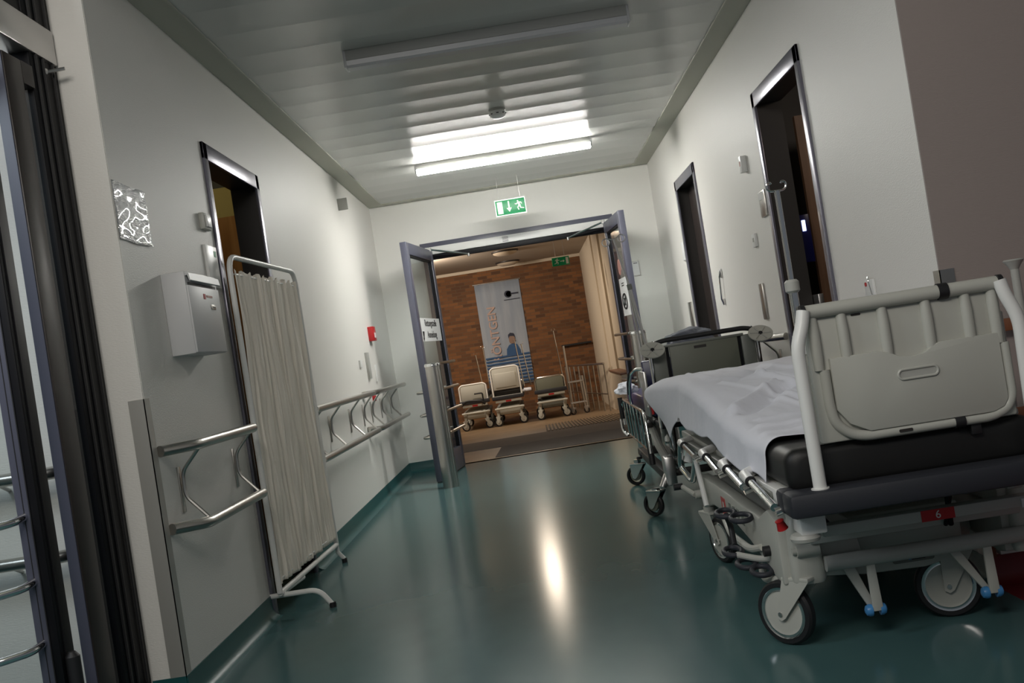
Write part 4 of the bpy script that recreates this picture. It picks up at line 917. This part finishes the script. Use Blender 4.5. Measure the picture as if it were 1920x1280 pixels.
q = SP(1, 0) + X_ * .03; MB().cyl((q.x, q.y, 0), (q.x, q.y, .022), .015).build('foot_cap', 'black', T)
MB().tube([SP(.03, .085) - X_ * .02, SP(.35, .085)], .0115, 12).build('foot_tube', 'white', T)
def cloth(u, v):
    z = .135 + (1.515 - .135) * v; mid = math.sin(PI * v) ** .6
    wob = .9 * noise.noise((u * 3, v * 2.2, 4)) * (1 - .3 * v)
    ph = u * 92 + wob * 3.5
    a = (.0035 + .004 * mid) * math.sin(ph) + .003 * math.sin(ph * 1.7 + 1) + .004 * math.sin(u * 31 + v * 2 + wob * 3) + .0018 * math.sin(u * 250 + v * 1.5)
    a += .012 * noise.noise((u * 10 + v * 1.5, v * 3.0, 7)) * (1 - v) ** .5 * 1.6 + .007 * noise.noise((u * 22, v * 9, 2)) * (1 - v)
    ss = .02 + .96 * u + .004 * math.sin(ph * 1.3) + .010 * (noise.noise((v * 4, u * 3, 6))) * math.sin(PI * u)
    zz = z + .012 * noise.noise((u * 9, 0, 3)) * (1 - v) + (.008 * math.sin(u * 60) if v > .98 else 0)
    return SP(ss, zz, a + .004)
MB().grid(420, 90, cloth).build('pleated_cloth', 'screen', T, angle=80, solid=.0015)

# ================================================================== LOBBY STRETCHERS
def lob(label, xc, bw, zb0, zb1, m_board, y=19.5, mats=('plastic_d', 'vinyl'), poles=(), rail=True, extra=None):
    z0 = ZR; L = 1.95
    t = thing('hospital_stretcher', label, 'stretcher', (xc, y + L / 2, z0), 'stretchers parked at the brick wall')
    hw = bw / 2
    MB().box(xc - hw, xc + hw, y, y + .03, zb0, zb1, bev=.012).build('headboard', m_board, t)
    MB().tube([(xc - hw - .02, y + .01, z0 + .52), (xc - hw - .02, y + .01, zb1 - .03), (xc - hw + .03, y + .01, zb1 + .008), (xc + hw - .03, y + .01, zb1 + .008), (xc + hw + .02, y + .01, zb1 - .03), (xc + hw + .02, y + .01, z0 + .52)], .015, 10, fil=.04).build('headboard_frame', 'white' if m_board != 'olive' else 'chrome', t)
    b = MB(); b.box(xc - hw - .03, xc + hw + .03, y + .03, y + L, z0 + .56, z0 + .66, bev=.03); b.build('mattress', mats[1], t)
    MB().box(xc - hw - .05, xc + hw + .05, y - .02, y + .06, z0 + .48, z0 + .55, bev=.01).build('bumper', 'bumper', t)
    MB().box(xc - hw - .03, xc + hw + .03, y, y + L, z0 + .50, z0 + .555, bev=.01).build('platform', mats[0], t)
    MB().box(xc - hw, xc + hw, y - .005, y + .03, z0 + .43, z0 + .47, bev=.004).build('cross_rail', 'plastic', t)
    MB().box(xc - .05, xc + .05, y - .007, y - .004, z0 + .435, z0 + .465).build('number_sticker', 'red', t)
    MB().tube([(xc - hw - .03, y - .03, z0 + .32), (xc + hw + .03, y - .03, z0 + .32)], .018, 10).build('end_tube', 'plastic', t)
    MB().box(xc - hw + .04, xc + hw - .04, y + .05, y + L - .25, z0 + .20, z0 + .36, bev=.04).build('base_cover', 'plastic' if m_board != 'olive' else 'olive_l', t)
    for s in (-1, 1):
        MB().box(xc + s * (hw - .02) - .03, xc + s * (hw - .02) + .03, y, y + L - .2, z0 + .26, z0 + .34, bev=.01).build('base_beam', 'plastic_d', t)
        for yy in (y + .04, y + 1.3):
            caster(t, (xc + s * (hw - .01), yy, z0 + .085), .085, (s * .5 if yy > y + .5 else -.35, -.93, 0), (xc + s * (hw - .03), yy + .03), 'plastic', 'plastic', z0 + .27, .018, simple=True)
        if rail:
            r = MB().tube([(xc + s * (hw + .05), y + .3, z0 + .50), (xc + s * (hw + .05), y + .3, z0 + .80), (xc + s * (hw + .05), y + 1.4, z0 + .80), (xc + s * (hw + .05), y + 1.4, z0 + .50)], .011, 8, fil=.05).build('side_rail', 'chrome', t)
            for k in range(4): MB().tube([(xc + s * (hw + .05), y + .5 + k * .2, z0 + .50), (xc + s * (hw + .05), y + .5 + k * .2, z0 + .80)], .007, 6).build('rail_bar', 'chrome', r)
    for p0, p1 in poles:
        pl_ = MB().tube([p0, p1], .010, 8).build('infusion_pole', 'chrome', t)
        b = MB(); hooks(b, p1, .035); b.build('drip_hook', 'chrome', pl_)
    return t
tl = lob('pale stretcher at the brick wall, leftmost of the three in the lobby', -1.17, .46, .17, .47, 'plastic', 19.6, poles=[((-.95, 19.62, .1), (-1.02, 19.62, 1.0)), ((-.905, 20.9, .1), (-.925, 20.9, 1.12))], rail=False)
MB().tube([(-1.40, 19.5, .12), (-1.30, 19.45, .19), (-1.05, 19.45, .16), (-.98, 19.5, .10)], .022, 10, fil=.05).build('arm_support', 'black', tl)
MB().tube([(-1.15, 19.5, .30), (-1.0, 19.5, .30), (-1.0, 19.5, .12)], .014, 8, fil=.03).build('arm_bow', 'black', tl)
tm = lob('pale stretcher below the banner with upright moulded headboard, middle of the three in the lobby', -.545, .48, .30, .70, 'plastic', 19.5, poles=[((-.22, 19.6, .3), (-.27, 19.6, 1.14)), ((-.10, 19.75, .3), (-.16, 19.75, 1.07))])
MB().box(-.545 - .19, -.545 + .19, 19.485, 19.5, .34, .60, bev=.006).build('moulded_plate', 'plastic', tm)
MB().box(-.33, -.10, 19.7, 20.5, .20, .235, bev=.01).build('folded_sheet', 'pillow', tm)
tr_ = lob('dark stretcher with olive board and chrome frame, rightmost of the three in the lobby', .245, .50, .05, .40, 'olive', 19.5, mats=('reveal', 'vinyl'), poles=[((.52, 19.75, .10), (.46, 19.7, 1.22))], rail=False)
t = thing('tube_trolley', 'small aluminium tube frame trolley beside the rightmost lobby stretcher', 'trolley', (.70, 19.7, ZR))
for z in (.235, -.15): MB().tube([(.585, 19.6, z), (.87, 19.6, z)], .022, 10).build('cross_tube', 'alu', t)
for x in (.83, .87): MB().tube([(x, 19.6, ZR + .10), (x - .02, 19.6, .33)], .020, 10).build('upright_tube', 'alu', t)
MB().tube([(.60, 19.6, ZR + .08), (.60, 19.6, .915)], .018, 10).build('upright_tube', 'alu', t)
caster(t, (.85, 19.6, ZR + .055), .055, (-.3, -.95, 0), (.86, 19.62), 'olive_l', 'alu', ZR + .12, .013, simple=True)
caster(t, (.60, 19.6, ZR + .055), .055, (-.3, -.95, 0), (.61, 19.62), 'olive_l', 'alu', ZR + .12, .013, simple=True)
